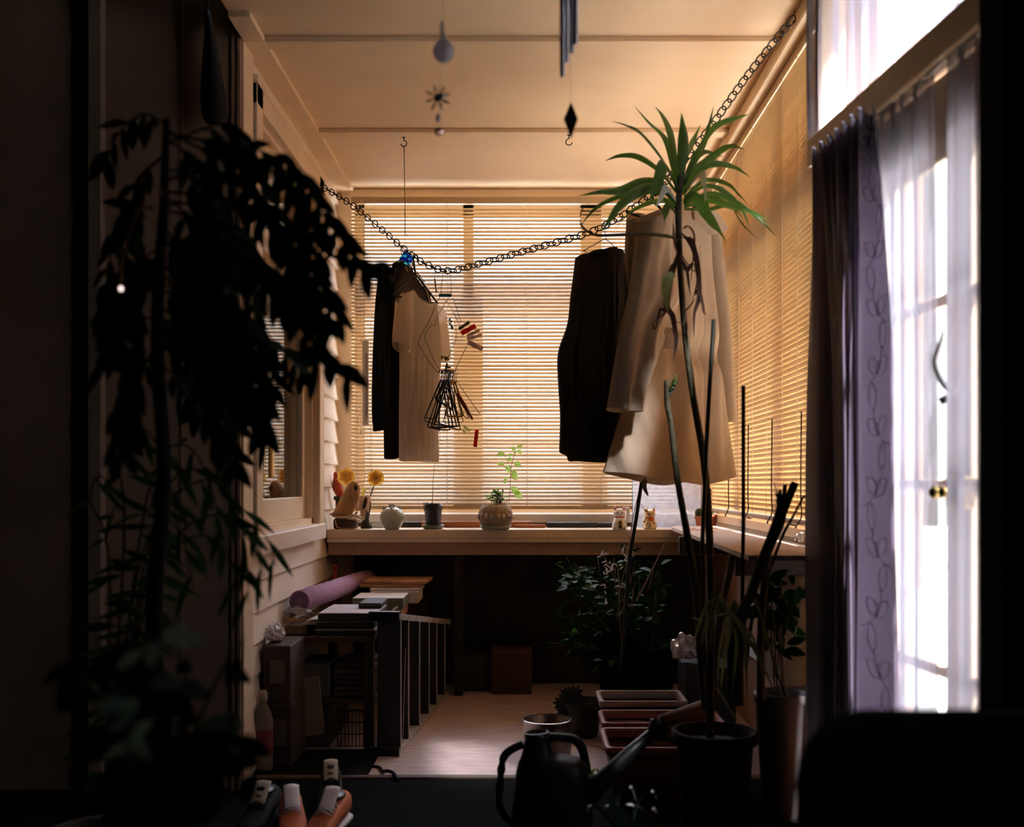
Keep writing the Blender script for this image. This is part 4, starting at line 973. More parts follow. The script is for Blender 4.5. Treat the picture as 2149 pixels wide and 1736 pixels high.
t, c, s = cat(1364, 34, 1066, 1110, 'gold and cream beckoning cat with an orange bib, by the glass sheet', m_catg, mat('orange_ear', (.60,.16,.05), .4), False, True)
mb = MB(); mb.ball(c+Vector((3*s,-12*s,25*s)), 8*s, 3*s, 4.5*s, 12, 7); mb.build('bib', mat('orange_bib', (.66,.16,.03), .45), t)
mb = MB(); mb.prism([(5*math.cos(a*math.pi/10), 6.5*math.sin(a*math.pi/10)) for a in range(20)], lambda a,b,tt: c+Vector(((a-2)*s, -15.6*s+tt, (b+8)*s)), -.4*s, 1.6*s); ch = mb.build('charm', m_catw, t)
gm_ = MB()
for st1 in ([(-5,11),(1,11)],[(-5.5,8),(1.5,8)],[(-2,13),(-2,4)],[(-5,5),(-5,8)],[(1,5),(1,8)]): gm_.tube([c+Vector((a*s, -16.2*s, b*s)) for a,b in st1], .6*s, 5)
gm_.build('brush_characters', m_black, ch)
# sheet of glass leaning at the end of the bench
gs = thing('glass_sheet', 'sheet of dusty glass standing on edge at the right end of the bench', 'glass sheet', (PX(1330,5.15), 5.15, BZ))
a = P(1320, 1008, 5.20); b = P(1478, 1008, 5.06)
m_dust = bpy.data.materials.new('dusty_glass'); m_dust.use_nodes = True; nt = m_dust.node_tree; bs = nt.nodes['Principled BSDF']; bs.inputs['Base Color'].default_value = (.62,.64,.70,1); bs.inputs['Roughness'].default_value = .25
tpn = nt.nodes.new('ShaderNodeBsdfTransparent'); tln = nt.nodes.new('ShaderNodeBsdfTranslucent'); tln.inputs[0].default_value = (.8,.84,.95,1); mA = nt.nodes.new('ShaderNodeMixShader'); mB = nt.nodes.new('ShaderNodeMixShader')
nz = nt.nodes.new('ShaderNodeTexNoise'); nz.inputs['Scale'].default_value = 9; rr = nt.nodes.new('ShaderNodeMapRange'); rr.inputs[3].default_value = .15; rr.inputs[4].default_value = .75
nt.links.new(nz.outputs['Fac'], rr.inputs[0]); mA.inputs['Fac'].default_value = .6
nt.links.new(bs.outputs[0], mA.inputs[1]); nt.links.new(tln.outputs[0], mA.inputs[2]); nt.links.new(rr.outputs[0], mB.inputs['Fac']); nt.links.new(tpn.outputs[0], mB.inputs[1]); nt.links.new(mA.outputs[0], mB.inputs[2]); nt.links.new(mB.outputs[0], nt.nodes['Material Output'].inputs['Surface'])
pa, pb = P(1327,1008,5.18), P(1472,1008,5.10)
dx = (pb-pa); mb = MB(); vs_ = []
for o_ in (0,.006):
    for q in (pa, pb):
        for z in (BZ, PZ(1008,5.15)): vs_.append(Vector((q.x, q.y+o_, z)))
mb.add(vs_, [(0,1,3,2),(4,6,7,5),(0,4,5,1),(2,3,7,6),(1,5,7,3),(0,2,6,4)], False); mb.build('pane', m_dust, gs)
mb = MB()
for q in (pa, pb): mb.tube([Vector((q.x,q.y-.001,BZ)), Vector((q.x,q.y-.001,PZ(1008,5.15)))], .0018, 4)
mb.tube([Vector((pa.x,pa.y-.001,PZ(1008,5.15))), Vector((pb.x,pb.y-.001,PZ(1008,5.15)))], .0014, 4)
mb.build('ground_edge', mat('green_glass_edge', (.10,.32,.30), .2), gs)
# cacti
def cactus(px, base_py, wtop, h, label, col, body):
    dv = bd_(base_py); c = Vector((PX(px,dv), dv, BZ)); s = dv/FPX
    t = thing('potted_cactus', label, 'potted cactus', tuple(c), 'cacti at the right end of the bench')
    MB().lathe([(wtop*.34*s,0),(wtop*.36*s,1*s),(wtop*.46*s,h*.78*s),(wtop*.52*s,h*.78*s),(wtop*.52*s,h*s),(wtop*.44*s,h*s),(wtop*.42*s,h*.85*s),(1*s,h*.84*s)], c, 22).build('pot', col, t)
    for (ox, oz, rx, rz) in body:
        mb = MB(); rings = []
        for i in range(11):
            th = math.pi*(i+.05)/10.1; ring = []
            for k in range(24):
                a = k*math.pi/12; rr_ = rx*math.sin(th)*(1-.13*(k%2)); ring.append(c+Vector((ox*s+rr_*s*math.cos(a), rr_*s*math.sin(a), (h+oz+rz*math.cos(th))*s)))
            rings.append(ring)
        mb.loft(rings); mb.build('stem', mat('cactus_green', (.035,.07,.025), .6, var=.3, vscale=60), t)
cactus(1471, 1109, 26, 26, 'small round ribbed cactus in a terracotta pot, nearest the glass sheet', m_terra, [(-4,6,9,10)])
cactus(1490, 1108, 34, 28, 'tall knobbly cactus in a darker terracotta pot at the right end of the bench', mat('dark_terracotta', (.28,.075,.04), .8, var=.2), [(0,8,8,14),(2,26,6,10),(4,44,9,12)])
# ------------------------------------------------------------------ low table by the left wall and what is on and under it
m_dkwood = mat('dark_stained_wood', (.045,.026,.016), .6, var=.2, stretch=(1,6,1))
tb = thing('low_table', 'low dark wooden table along the left wall, piled with boxes and papers', 'table', (-.72, 4.45, 0))
TT = .42
MB().box(-.895, -.555, 4.0, 4.96, TT-.022, TT, .003).build('tabletop', m_dkwood, tb)
for x, y in ((-.87,4.03),(-.578,4.03),(-.87,4.93),(-.578,4.93)): MB().box(x-.018, x+.018, y-.018, y+.018, 0, TT-.023, .002).build('leg', m_dkwood, tb)
MB().box(-.89, -.56, 4.012, 4.95, .17, .185, .002).build('shelf', m_dkwood, tb)
def fb(name, px0, px1, d0, d1, z0, z1, m, label, cat, group=None, rot=0, bev=.003, top=None):
    x0, x1 = PX(px0, d0), PX(px1, d0); c = Vector(((x0+x1)/2, (d0+d1)/2, z0))
    Mx = Matrix.Translation(c) @ Matrix.Rotation(R(rot), 4, 'Z')
    hx, hy = (x1-x0)/2, (d1-d0)/2
    if top is None:
        return tag(MB().box(-hx, hx, -hy, hy, 0, z1-z0, bev, Mx).build(name, m), label, cat, group)
    t = thing(name, label, cat, tuple(c), group)
    MB().box(-hx, hx, -hy, hy, 0, z1-z0-.003, bev, Mx).build('body', m, t); o = MB().box(-hx+.001, hx-.001, -hy+.001, hy-.001, z1-z0-.003, z1-z0, .001, Mx).build('top_cover', top, t); return t
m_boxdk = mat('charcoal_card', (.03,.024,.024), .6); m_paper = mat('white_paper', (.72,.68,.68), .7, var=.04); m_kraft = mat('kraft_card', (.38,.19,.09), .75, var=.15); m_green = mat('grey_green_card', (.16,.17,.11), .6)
m_lilac = mat('pale_lilac_card', (.50,.42,.46), .6)
fb('flat_box', 660, 788, 4.02, 4.34, TT+.001, TT+.022, m_boxdk, 'charcoal flat box at the bottom of the dark box stack on the low table', 'box', 'dark flat boxes on the low table', 0, .004, m_lilac)
fb('flat_box', 662, 784, 4.03, 4.33, TT+.024, TT+.050, m_boxdk, 'charcoal flat box in the middle of the dark box stack on the low table', 'box', 'dark flat boxes on the low table', 1, .003, m_lilac)
fb('flat_box', 668, 790, 4.02, 4.31, TT+.052, TT+.083, m_boxdk, 'charcoal box with a pale top, uppermost of the dark box stack on the low table', 'box', 'dark flat boxes on the low table', -1, .003, m_lilac)
fb('remote_box', 752, 800, 4.16, 4.36, TT+.084, TT+.104, m_boxdk, 'small black box lying on the dark box stack beside the ladder', 'box')
fb('cardboard_box', 741, 843, 4.50, 4.75, TT+.001, TT+.040, m_kraft, 'brown box under the book pile on the low table', 'box')
fb('book', 739, 846, 4.50, 4.72, TT+.041, TT+.088, m_green, 'thick grey green book under the white papers on the low table', 'book', 'books and folders on the low table', 0, .002, m_paper)
fb('paper_pile', 776, 878, 4.725, 4.93, TT+.041, TT+.093, m_paper, 'loose white paper pile to the right behind the thick book', 'papers')
fb('envelope', 778, 882, 4.735, 4.90, TT+.095, TT+.105, m_paper, 'white envelope lying on the paper pile', 'envelope', None, -3, .001)
fb('folder', 754, 884, 4.75, 4.985, TT+.107, TT+.119, m_kraft, 'lower brown card folder on top of the papers', 'folder', 'books and folders on the low table', 2, .002)
fb('folder', 762, 897, 4.76, 4.995, TT+.120, TT+.134, m_kraft, 'topmost brown card folder of the paper stack', 'folder', 'books and folders on the low table', -2, .002)
# small blue box standing on a carton behind the folders
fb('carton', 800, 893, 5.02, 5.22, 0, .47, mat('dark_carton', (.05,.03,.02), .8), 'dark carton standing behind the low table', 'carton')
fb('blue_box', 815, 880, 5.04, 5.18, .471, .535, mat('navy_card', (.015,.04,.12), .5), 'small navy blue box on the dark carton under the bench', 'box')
# yoga mat
ym = thing('yoga_mat', 'rolled lilac yoga mat lying on the pile along the left wall', 'yoga mat', (-.80, 4.6, .5))
a, b = P(628, 1266, 4.12), P(771, 1219, 5.12); a.z = b.z = .535; a.x = max(a.x, -.86); ax = (b-a).normalized(); sd_ = ax.cross(Vector((0,0,1))).normalized(); up_ = sd_.cross(ax)
m_mat = mat('lilac_foam', (.44,.25,.42), .9, var=.12, vscale=14, bump=.3, bscale=300)
mb = MB(); r0 = .041
ring = lambda c, r: [c + sd_*r*math.cos(k*math.pi/14) + up_*r*math.sin(k*math.pi/14) for k in range(28)]
mb.loft([ring(a+ax*.004, r0-.005), ring(a, r0-.003), ring(a+ax*.003, r0), ring(b-ax*.004, r0), ring(b, r0-.004)]); mb.build('roll', m_mat, ym)
mb = MB(); sp_ = [a - ax*.0015 + (sd_*math.cos(t)+up_*math.sin(t))*(.008+.0048*t/ (2*math.pi)*1.0) for t in [i*.25 for i in range(int(6*2*math.pi/.25))]]
mb.tube(sp_, .0009, 4); mb.build('spiral_edge', mat('dark_plum', (.10,.04,.08), .9), ym)
mb = MB()
for i in range(34):
    t = random.uniform(.12,.42); an = R(random.uniform(35,95)); q = a+ax*(b-a).length*t; p0 = q+(sd_*math.cos(an)*-1+up_*math.sin(an))*(r0+.0006)
    mb.ball(p0, random.uniform(.0015,.004), .004, .0012, 6, 4)
mb.build('worn_flake', mat('worn_purple', (.12,.05,.12), .8), ym)
# red bottle
q = Vector((PX(703,4.93), 4.93, TT+.001)); rbt = thing('red_bottle', 'slim red bottle standing behind the yoga mat', 'bottle', tuple(q))
m_redb = mat('red_lacquer', (.35,.03,.01), .4)
MB().lathe([(.026,0),(.028,.01),(.026,.09),(.012,.14),(.009,.155),(.009,.17)], q, 18).build('body', m_redb, rbt); MB().lathe([(.011,.171),(.011,.19),(.006,.192)], q, 14).build('cap', m_redb, rbt)
# box of newspapers, plastic bag, cable, crumpled wrap
q = (PX(527,4.05)+.12, 4.15, TT)
bx = thing('open_carton', 'open carton of old newspapers at the near left end of the low table', 'carton', q)
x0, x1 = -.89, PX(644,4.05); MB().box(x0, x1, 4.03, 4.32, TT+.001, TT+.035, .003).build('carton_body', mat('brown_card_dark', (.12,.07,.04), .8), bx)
mb = MB(); mb.box(x0+.0, x0+.08, 4.03, 4.034, TT+.05, TT+.062, .001, None); mb.box(x0, x0+.004, 4.03, 4.30, TT+.05, TT+.065, .001); mb.build('flap', m_kraft, bx)
for i in range(4):
    mb = MB(); zz = TT+.037+i*.006
    mb.grid(lambda u, v, i=i, zz=zz: Vector((x0+.06+u*.19+.01*i, 4.04+v*.24, zz+.006*mnoise.noise(Vector((u*3+i, v*3, i))))), 16, 12); mb.build('newspaper', mat('newsprint', (.52,.44,.36), .85, var=.2, vscale=40) if i < 3 else m_paper, bx, solid=.003)
def crumple(name, c, rx, ry, rz, m, label, cat, sd=0):
    mb = MB(); c = Vector(c); rings = []
    for i in range(13):
        th = math.pi*(i+.02)/12.04; ring = []
        for k in range(22):
            a = 2*math.pi*k/22; q = Vector((math.sin(th)*math.cos(a), math.sin(th)*math.sin(a), math.cos(th)))
            s = 1+.35*mnoise.noise(q*2.3+Vector((sd,0,0)))+.2*mnoise.noise(q*5+Vector((0,sd,0)))
            ring.append(c+Vector((q.x*rx*s, q.y*ry*s, max(-rz*.6, q.z*rz*s))))
        rings.append(ring)
    mb.loft(rings); return tag(mb.build(name, m, flat=True), label, cat)
m_poly = mat('thin_white_plastic', (.66,.62,.62), .3, trans=.3, tcol=(.7,.66,.66), var=.06)
crumple('plastic_bag', (PX(578,3.84), 3.84, .452), .032, .05, .035, m_poly, 'crumpled clear plastic bag on the dark cartons beside the weatherboards', 'plastic bag', 1)
crumple('bubble_wrap', (PX(622,4.12), 4.14, TT+.078), .045, .05, .018, m_poly, 'crumpled bubble wrap sheet beside the plastic bag', 'bubble wrap', 5)
crumple('crumpled_cloth', (PX(712,4.42), 4.43, TT+.03), .05, .05, .035, m_paper, 'crumpled white cloth between the yoga mat and the green book', 'cloth', 9)
crumple('brown_wrapping', (PX(664,4.38), 4.36, TT+.11), .018, .02, .028, m_kraft, 'scrap of brown wrapping paper beside the yoga mat', 'paper scrap', 3)
mb = MB(); zc = TT+.108
mb.tube(curve([P(575,1290,4.1), P(600,1281,4.2), P(640,1283,4.25), P(672,1291,4.22), P(700,1286,4.25), P(703,1277,4.32), P(690,1275,4.36), P(730,1281,4.3), P(760,1276,4.35), P(800,1283,4.3)],6), .0032, 6)
tag(mb.build('white_cable', mat('ivory_cable', (.58,.47,.36), .5)), 'looped ivory cable lying across the boxes on the low table', 'cable')
mb = MB(); a = P(826,1283,4.0); mb.tube([P(824,1281,3.99), P(834,1274,4.0)], .0045, 8); tag(mb.build('chalk_stick', m_paper), 'short white stick lying on the ladder top', 'stick')
# two dark cartons stacked at the near end
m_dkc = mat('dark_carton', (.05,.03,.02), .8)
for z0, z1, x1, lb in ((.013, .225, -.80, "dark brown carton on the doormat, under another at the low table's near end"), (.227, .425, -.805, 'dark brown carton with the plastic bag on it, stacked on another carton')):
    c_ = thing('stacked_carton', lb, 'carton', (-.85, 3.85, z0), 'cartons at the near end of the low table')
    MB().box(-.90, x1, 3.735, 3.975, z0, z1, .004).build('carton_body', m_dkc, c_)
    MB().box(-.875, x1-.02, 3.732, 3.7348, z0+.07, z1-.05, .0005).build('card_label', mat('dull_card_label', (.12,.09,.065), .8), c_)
# things under the table
def bottle(name, px, d, h, r, m, capm, label, lab=None):
    c = Vector((PX(px,d), d, .013)); t = thing(name, label, 'bottle', tuple(c))
    MB().lathe([(r*.9,0),(r,.008),(r,h*.62),(r*.8,h*.72),(r*.38,h*.82),(r*.34,h*.86)], c, 22, sy=.7).build('body', m, t)
    MB().lathe([(r*.42,h*.865),(r*.42,h*.97),(r*.25,h)], c, 16).build('cap', capm, t)
    if lab: MB().lathe([(r*1.01,h*.2),(r*1.012,h*.21),(r*1.012,h*.5),(r*1.01,h*.51)], c, 22, sy=.7, caps=False).build('label_band', lab, t)
bottle('detergent_bottle', 553, 3.69, .27, .032, mat('ivory_plastic', (.24,.19,.13), .5), mat('ivory_cap', (.45,.36,.26), .4), 'pale plastic bottle standing on the floor at the near end of the low table', mat('dull_red_label', (.20,.04,.04), .5))
tag(MB().box(-.90, -.53, 3.645, 3.99, 0, .012, .003).build('shade_sheet', m_carpet), 'black doormat added for the shade on the floor in front of the low table', 'shade sheet')  # dark sheet laid on the floor to give the shade there
t = thing('hanging_board', 'pale wooden board with rounded corners hanging at the near side of the low table', 'board', tuple(P(650,1540,3.96)))
poly2 = []
for (cx_, cz_, a0) in ((618,1432,150),(664,1426,60),(676,1536,-30),(634,1540,-110)):
    for k in range(5): a = R(a0-k*18+36); poly2.append((cx_+5*math.cos(a), cz_-5*math.sin(a)))
MB().prism([(P(x,y,3.97).x, P(x,y,3.97).z) for x,y in poly2], lambda a,b,t_: Vector((a, 3.97+t_+(b-.1)*.05, b)), -.006, .006).build('board', mat('dull_board', (.28,.19,.11), .7), t)
for i in range(6):
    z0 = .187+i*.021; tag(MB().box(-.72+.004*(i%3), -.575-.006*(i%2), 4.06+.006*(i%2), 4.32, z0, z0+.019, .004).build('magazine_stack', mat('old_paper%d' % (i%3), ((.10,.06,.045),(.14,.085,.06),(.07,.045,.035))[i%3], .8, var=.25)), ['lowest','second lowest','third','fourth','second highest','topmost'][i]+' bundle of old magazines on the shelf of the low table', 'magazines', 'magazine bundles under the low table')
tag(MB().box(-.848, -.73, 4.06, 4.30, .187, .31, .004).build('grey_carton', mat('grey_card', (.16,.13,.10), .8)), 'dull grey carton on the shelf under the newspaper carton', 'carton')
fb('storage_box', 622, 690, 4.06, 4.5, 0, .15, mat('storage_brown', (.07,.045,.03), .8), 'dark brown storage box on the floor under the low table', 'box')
t = thing('wire_basket', 'dark wire basket under the low table behind the ladder', 'basket', (-.62, 4.08, 0))
mb = MB(); bx0, bx1, by0, by1 = -.70, -.605, 4.06, 4.25
for i in range(8):
    x = bx0+(bx1-bx0)*i/7; mb.tube([(x,by0,.005),(x,by0,.14)], .0018, 5)
for z in (.005,.05,.095,.14): mb.tube([(bx0,by0,z),(bx1,by0,z),(bx1,by1,z),(bx0,by1,z),(bx0,by0,z)], .002, 5)
mb.build('wire_mesh', m_wire, t)
crumple('carrier_bag', (PX(800,4.0), 4.0, .045), .022, .02, .05, m_poly, 'crumpled white carrier bag squeezed behind the ladder foot', 'bag', 12)
# ------------------------------------------------------------------ step ladder lying on its side
ld = thing('step_ladder', 'aluminium step ladder resting on its side across the floor', 'ladder', (-.42, 4.5, 0))
def LD(t, off, z): 
    return Vector((-.455+.099*t-off, 3.947+1.163*t+off*.085, z))
def topz(t): return .511-.172*t
def rail(z0a, z1a, z0b, z1b, name, w=.085):
    mb = MB(); rs = []
    for t, za, zb in ((-.01,z0a,z1a),(1.02,z0b,z1b)):
        rs.append([LD(t,0,za), LD(t,0,zb), LD(t,w,zb), LD(t,w,za)])
    mb.loft(rs, smooth=False)
    for k in range(9):
        t = .05+k*.11; z = (z0a+z1a)/2*(1-t)+(z0b+z1b)/2*t; q = LD(t,-.0006,z); mb.ball(q, .0015, .004, .004, 8, 5)
    return mb.build(name, m_alu, ld)
rail(0, .022, 0, .022, 'rail'); rail(.49, .512, .318, .340, 'rail')
for t in (.012, .139, .3325, .519, .683, .872):
    mb = MB(); w = .085; h = topz(t)-.02; th = .0045/1.163
    for dt, wd in ((0, w),):
        mb.loft([[LD(t-th,.002,.02), LD(t+th,.002,.02), LD(t+th,wd,.02), LD(t-th,wd,.02)], [LD(t-th,.002,h), LD(t+th,.002,h), LD(t+th,wd,h), LD(t-th,wd,h)]], smooth=False)
    tr_ = mb.build('tread', mat('shaded_tread', (.035,.03,.028), .7, .1, var=.2), ld)  # tread faces painted dark for their shade, bare metal kept on the edges
    mb = MB(); mb.loft([[LD(t-th,-.001,.02), LD(t+th,-.001,.02), LD(t+th,.0035,.02), LD(t-th,.0035,.02)], [LD(t-th,-.001,h), LD(t+th,-.001,h), LD(t+th,.0035,h), LD(t-th,.0035,h)]], smooth=False); mb.build('tread_edge', m_alu, tr_)
mb = MB(); mb.loft([[LD(-.02,.0,0), LD(.0,.0,0), LD(.0,.11,0), LD(-.02,.11,0)], [LD(-.02,.0,.03), LD(.0,.0,.03), LD(.0,.11,.03), LD(-.02,.11,.03)]], smooth=False); mb.build('rubber_foot', m_black, ld)
mb = MB(); mb.loft([[LD(-.02,.0,.485), LD(.01,.0,.485), LD(.01,.11,.485), LD(-.02,.11,.485)], [LD(-.02,.0,.518), LD(.01,.0,.518), LD(.01,.11,.518), LD(-.02,.11,.518)]], smooth=False); mb.build('rubber_foot', m_black, ld)
mb = MB(); mb.tube([LD(.08,.01,.02), LD(.13,.01,.36)], .0012, 4); mb.build('cord', mat('ivory_cable',(.58,.47,.36)), ld)
# box far under the bench
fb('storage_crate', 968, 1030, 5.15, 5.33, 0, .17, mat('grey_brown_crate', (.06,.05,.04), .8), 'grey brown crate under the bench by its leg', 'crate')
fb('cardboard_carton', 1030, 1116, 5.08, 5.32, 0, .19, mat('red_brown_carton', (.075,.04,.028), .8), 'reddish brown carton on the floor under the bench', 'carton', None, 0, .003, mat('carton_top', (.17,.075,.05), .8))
# ------------------------------------------------------------------ saucepan
c = Vector((PX(1148,3.78), 3.78, 0)); t = thing('saucepan', 'stainless steel saucepan on the floor behind the black watering can', 'saucepan', tuple(c))
r = .083; h = .163
MB().lathe([(.01,0),(r-.006,0),(r,.008),(r,h-.004),(r+.0035,h),(r+.003,h+.0025),(r-.002,h),(r-.002,.01),(.01,.006)], c, 40).build('pan', mat('brushed_steel', (.20,.16,.14), .35, 1.0, var=.1), t)
MB().lathe([(r-.002,h-.001),(r+.004,h),(r+.004,h+.0035),(r-.001,h+.004)], c, 40, caps=False).build('rim', mat('bright_steel', (.80,.78,.78), .2, 1.0), t)
# ------------------------------------------------------------------ watering can
m_can = mat('matt_black_can', (.008,.008,.009), .42, spec=.22)
dW = 2.95; c = Vector((PX(1160,dW), dW, .006)); t = thing('watering_can', 'black plastic watering can in the middle foreground', 'watering can', tuple(c))
def WP(x, y, o=0.0): return P(x, y, dW+o)
mb = MB(); rings = []
for (l, r_, y, th) in ((1068,1247,1768,.075),(1070,1245,1740,.075),(1076,1241,1680,.074),(1083,1236,1620,.070),(1087,1233,1602,.066),(1091,1226,1595,.060),(1094,1176,1588,.048),(1098,1158,1572,.036),(1101,1153,1552,.031)):
    a, b = WP(l,y), WP(r_,y); cc = (a+b)/2; hw = (b.x-a.x)/2
    rings.append([cc+Vector((hw*(abs(math.cos(q))**.75)*(1 if math.cos(q)>0 else -1), th*(abs(math.sin(q))**.75)*(1 if math.sin(q)>0 else -1), 0)) for q in [k*2*math.pi/36 for k in range(36)]])
mb.loft(rings, cap1=False); mb.build('body', m_can, t)
cc = WP(1126,1537); r = 26*dW/FPX
MB().lathe([(r*.92,-.03),(r,-.012),(r,0),(r*.9,.001),(r*.86,-.03)], cc, 30, Matrix.Rotation(R(-4),3,'Y'), caps=False).build('filler_neck', mat('black_plastic_rim', (.03,.03,.032), .3), t)
mb = MB(); mb.tube(curve([WP(1150,1548), WP(1175,1548), WP(1204,1552), WP(1219,1566), WP(1227,1592), WP(1232,1625)],6), [.013,.011,.012,.013,.012,.013], 14); mb.build('top_handle', m_can, t)
mb = MB(); cv = curve([WP(1098,1562), WP(1076,1572), WP(1059,1586), WP(1053,1608), WP(1050,1640), WP(1048,1690), WP(1066,1720), WP(1085,1722)],6)
mb.tube(cv, [.010+.0018*math.sin(i*1.05) if 14 < i < 34 else .011 for i in range(len(cv))], 12); mb.build('rear_handle', m_can, t)
mb = MB(); mb.tube([WP(1222,1690,-.02), WP(1262,1640,-.01), WP(1320,1582,.02), WP(1368,1540,.04)], [.030,.024,.019,.016], 16); mb.build('spout', m_can, t)
mb = MB(); ax = (WP(1368,1540,.04)-WP(1320,1582,.02)).normalized(); q = WP(1366,1542,.04)
Mr = ax.to_track_quat('Z','Y').to_matrix(); mb.lathe([(.016,0),(.02,.008),(.032,.026),(.033,.030),(.002,.033)], q, 24, Mr); mb.build('rose', m_can, t)
# ------------------------------------------------------------------ black cable on the floor, sneakers
mb = MB(); mb.tube(curve([Vector((PX(735,3.75),3.75,.004)), Vector((PX(790,3.77),3.77,.004)), Vector((PX(802,3.71),3.71,.005)), Vector((PX(815,3.66),3.66,.018)), Vector((PX(826,3.63),3.63,.018)), Vector((PX(836,3.57),3.57,.012))],6), .006, 8)
tag(mb.build('black_cable', m_black), 'black cable snaking over the edge of the sunroom floor', 'cable')
def sneaker(px, d, yaw, m_up, m_trim, label, group=None, tongue=None, s=1.0):
    c = Vector((PX(px,d), d, .007)); t = thing('sneaker', label, 'sneaker', tuple(c), group)
    Mx = Matrix.Translation(c) @ Matrix.Rotation(R(yaw), 4, 'Z') @ Matrix.Scale(s, 4)
    def ringz(x, w, z0, z1, n=16):
        out = []
        for k in range(n):
            a = k*2*math.pi/n; yy = w*math.cos(a); zz = (z0+z1)/2+(z1-z0)/2*(abs(math.sin(a))**.7)*(1 if math.sin(a)>0 else -1); out.append(Mx @ Vector((x, yy, zz)))
        return out
    # toe towards +x
    MB().loft([ringz(x,w,0,.024) for x,w in ((-.135,.022),(-.125,.033),(-.07,.037),(0,.036),(.07,.044),(.115,.042),(.14,.024),(.147,.008))]).build('sole', m_trim, t)
    MB().loft([ringz(x,w,.02,z) for x,w,z in ((-.132,.018,.075),(-.125,.028,.088),(-.09,.033,.085),(-.05,.034,.080),(.0,.035,.078),(.05,.039,.064),(.10,.038,.048),(.13,.024,.038),(.14,.01,.03))]).build('upper', m_up, t)
    mb = MB(); mb.ball(Mx @ Vector((-.07,0,.085)), .048*s, .024*s, .010*s, 16, 6, Matrix.Rotation(R(yaw),3,'Z')); mb.build('lining', m_black, t)
    mb = MB(); mb.grid(lambda u,v: Mx @ Vector((.035-.075*v, (u-.5)*.042, .072+.045*v+.004*math.sin(u*3.14))), 8, 6); tg = mb.build('tongue', tongue or m_trim, t, solid=.005)
    mb = MB()
    for i in range(5):
        x = .055-i*.017; z = .066+.0035*i; mb.tube([Mx @ Vector((x,-.026,z)), Mx @ Vector((x-.004,0,z+.012)), Mx @ Vector((x,.026,z))], .0028*s, 5)
    mb.build('laces', m_trim, t)
    return t, Mx, tg
def trefoil(t, Mx, tg):
    mb = MB()
    for ang in (-38, 0, 38):
        pts = [(0,0)]; L = .016
        for k in range(9):
            u = k/8; w = .0048*math.sin(math.pi*u); pts.append((u, w))
        out = []
        for k in range(9): u = k/8; out.append((u*L, .0052*math.sin(math.pi*u)**.8))
        for k in range(8,-1,-1): u = k/8; out.append((u*L, -.0052*math.sin(math.pi*u)**.8))
        a = R(ang)
        def F(x, y, tt, a=a):
            up_ = x*math.cos(a)-y*math.sin(a)+.006; sd2 = x*math.sin(a)+y*math.cos(a); v = .45+up_/.075
            return Mx @ Vector((.035-.075*v+.004+tt*.5, sd2, .072+.045*v+.0055+tt))
        mb.prism(out[1:-1], F, 0, .0012)
    for k in range(3):
        v = .36-.045*k
        mb.tube([Mx @ Vector((.035-.075*v+.004, -.009, .072+.045*v+.006)), Mx @ Vector((.035-.075*v+.004, .009, .072+.045*v+.006))], .0009, 4)
    mb.build('trefoil_mark', m_black, tg)
m_tong = mat('cream_tongue', (.42,.37,.28), .7); m_shoeb = mat('black_suede', (.012,.011,.011), .9)
for px, d, yw, lb in ((546, 3.10, -92, 'black sneaker with a cream tongue patch, nearer the dark wall panel'), (694, 3.34, -80, 'black sneaker with a cream tongue patch behind the orange shoes')):
    trefoil(*sneaker(px, d, yw, m_shoeb, m_shoeb, lb, 'black sneakers', m_tong))
m_orange = mat('orange_suede', (.62,.16,.05), .7, var=.15); m_whi = mat('white_rubber', (.78,.74,.76), .5)
sneaker(612, 3.06, -76, m_orange, m_whi, 'orange and white sneaker on the black carpet, the left of two', 'orange sneakers')
sneaker(690, 3.04, -98, m_orange, m_whi, 'orange and white sneaker on the black carpet, the right of two', 'orange sneakers')
# folded blankets and net curtain inside the side window
m_bl = mat('knit_blanket', (.42,.40,.28), .9, var=.15, vscale=30, bump=.3)
for i in range(7):
    z0 = .86+i*.055
    mb = MB(); mb.grid(lambda u, v, z0=z0, i=i: Vector((-1.22-.03*math.sin(v*3.14), 4.35+u*.84+.012*i, z0+.046*v+.007*math.sin(u*26+i))), 30, 5)
    mb.grid(lambda u, v, z0=z0, i=i: Vector((-1.22-.30*v, 4.35+u*.84+.012*i, z0+.046+.007*math.sin(u*26+i)*(1-v))), 30, 4)
    tag(mb.build('folded_blanket', m_bl, solid=.004), ['lowest','second lowest','third','fourth','fifth','second highest','topmost'][i]+' folded cream green blanket in the pile behind the side window', 'blanket', 'folded blankets inside the side window')
tag(MB().box(-1.6, -1.18, 4.3, 5.28, .02, .858, .01).build('inner_cabinet', m_dkwood), 'dark cabinet carrying the blankets behind the side window', 'cabinet')
mb = MB(); mb.grid(lambda u, v: Vector((-1.10-.012*math.sin(u*22), 4.30+.075*u, .84+1.1*v)), 24, 6); tag(mb.build('net_curtain', sheer_mat('inner_net', (.7,.62,.56), .2, .3)), 'narrow pale net curtain inside the side window', 'curtain')
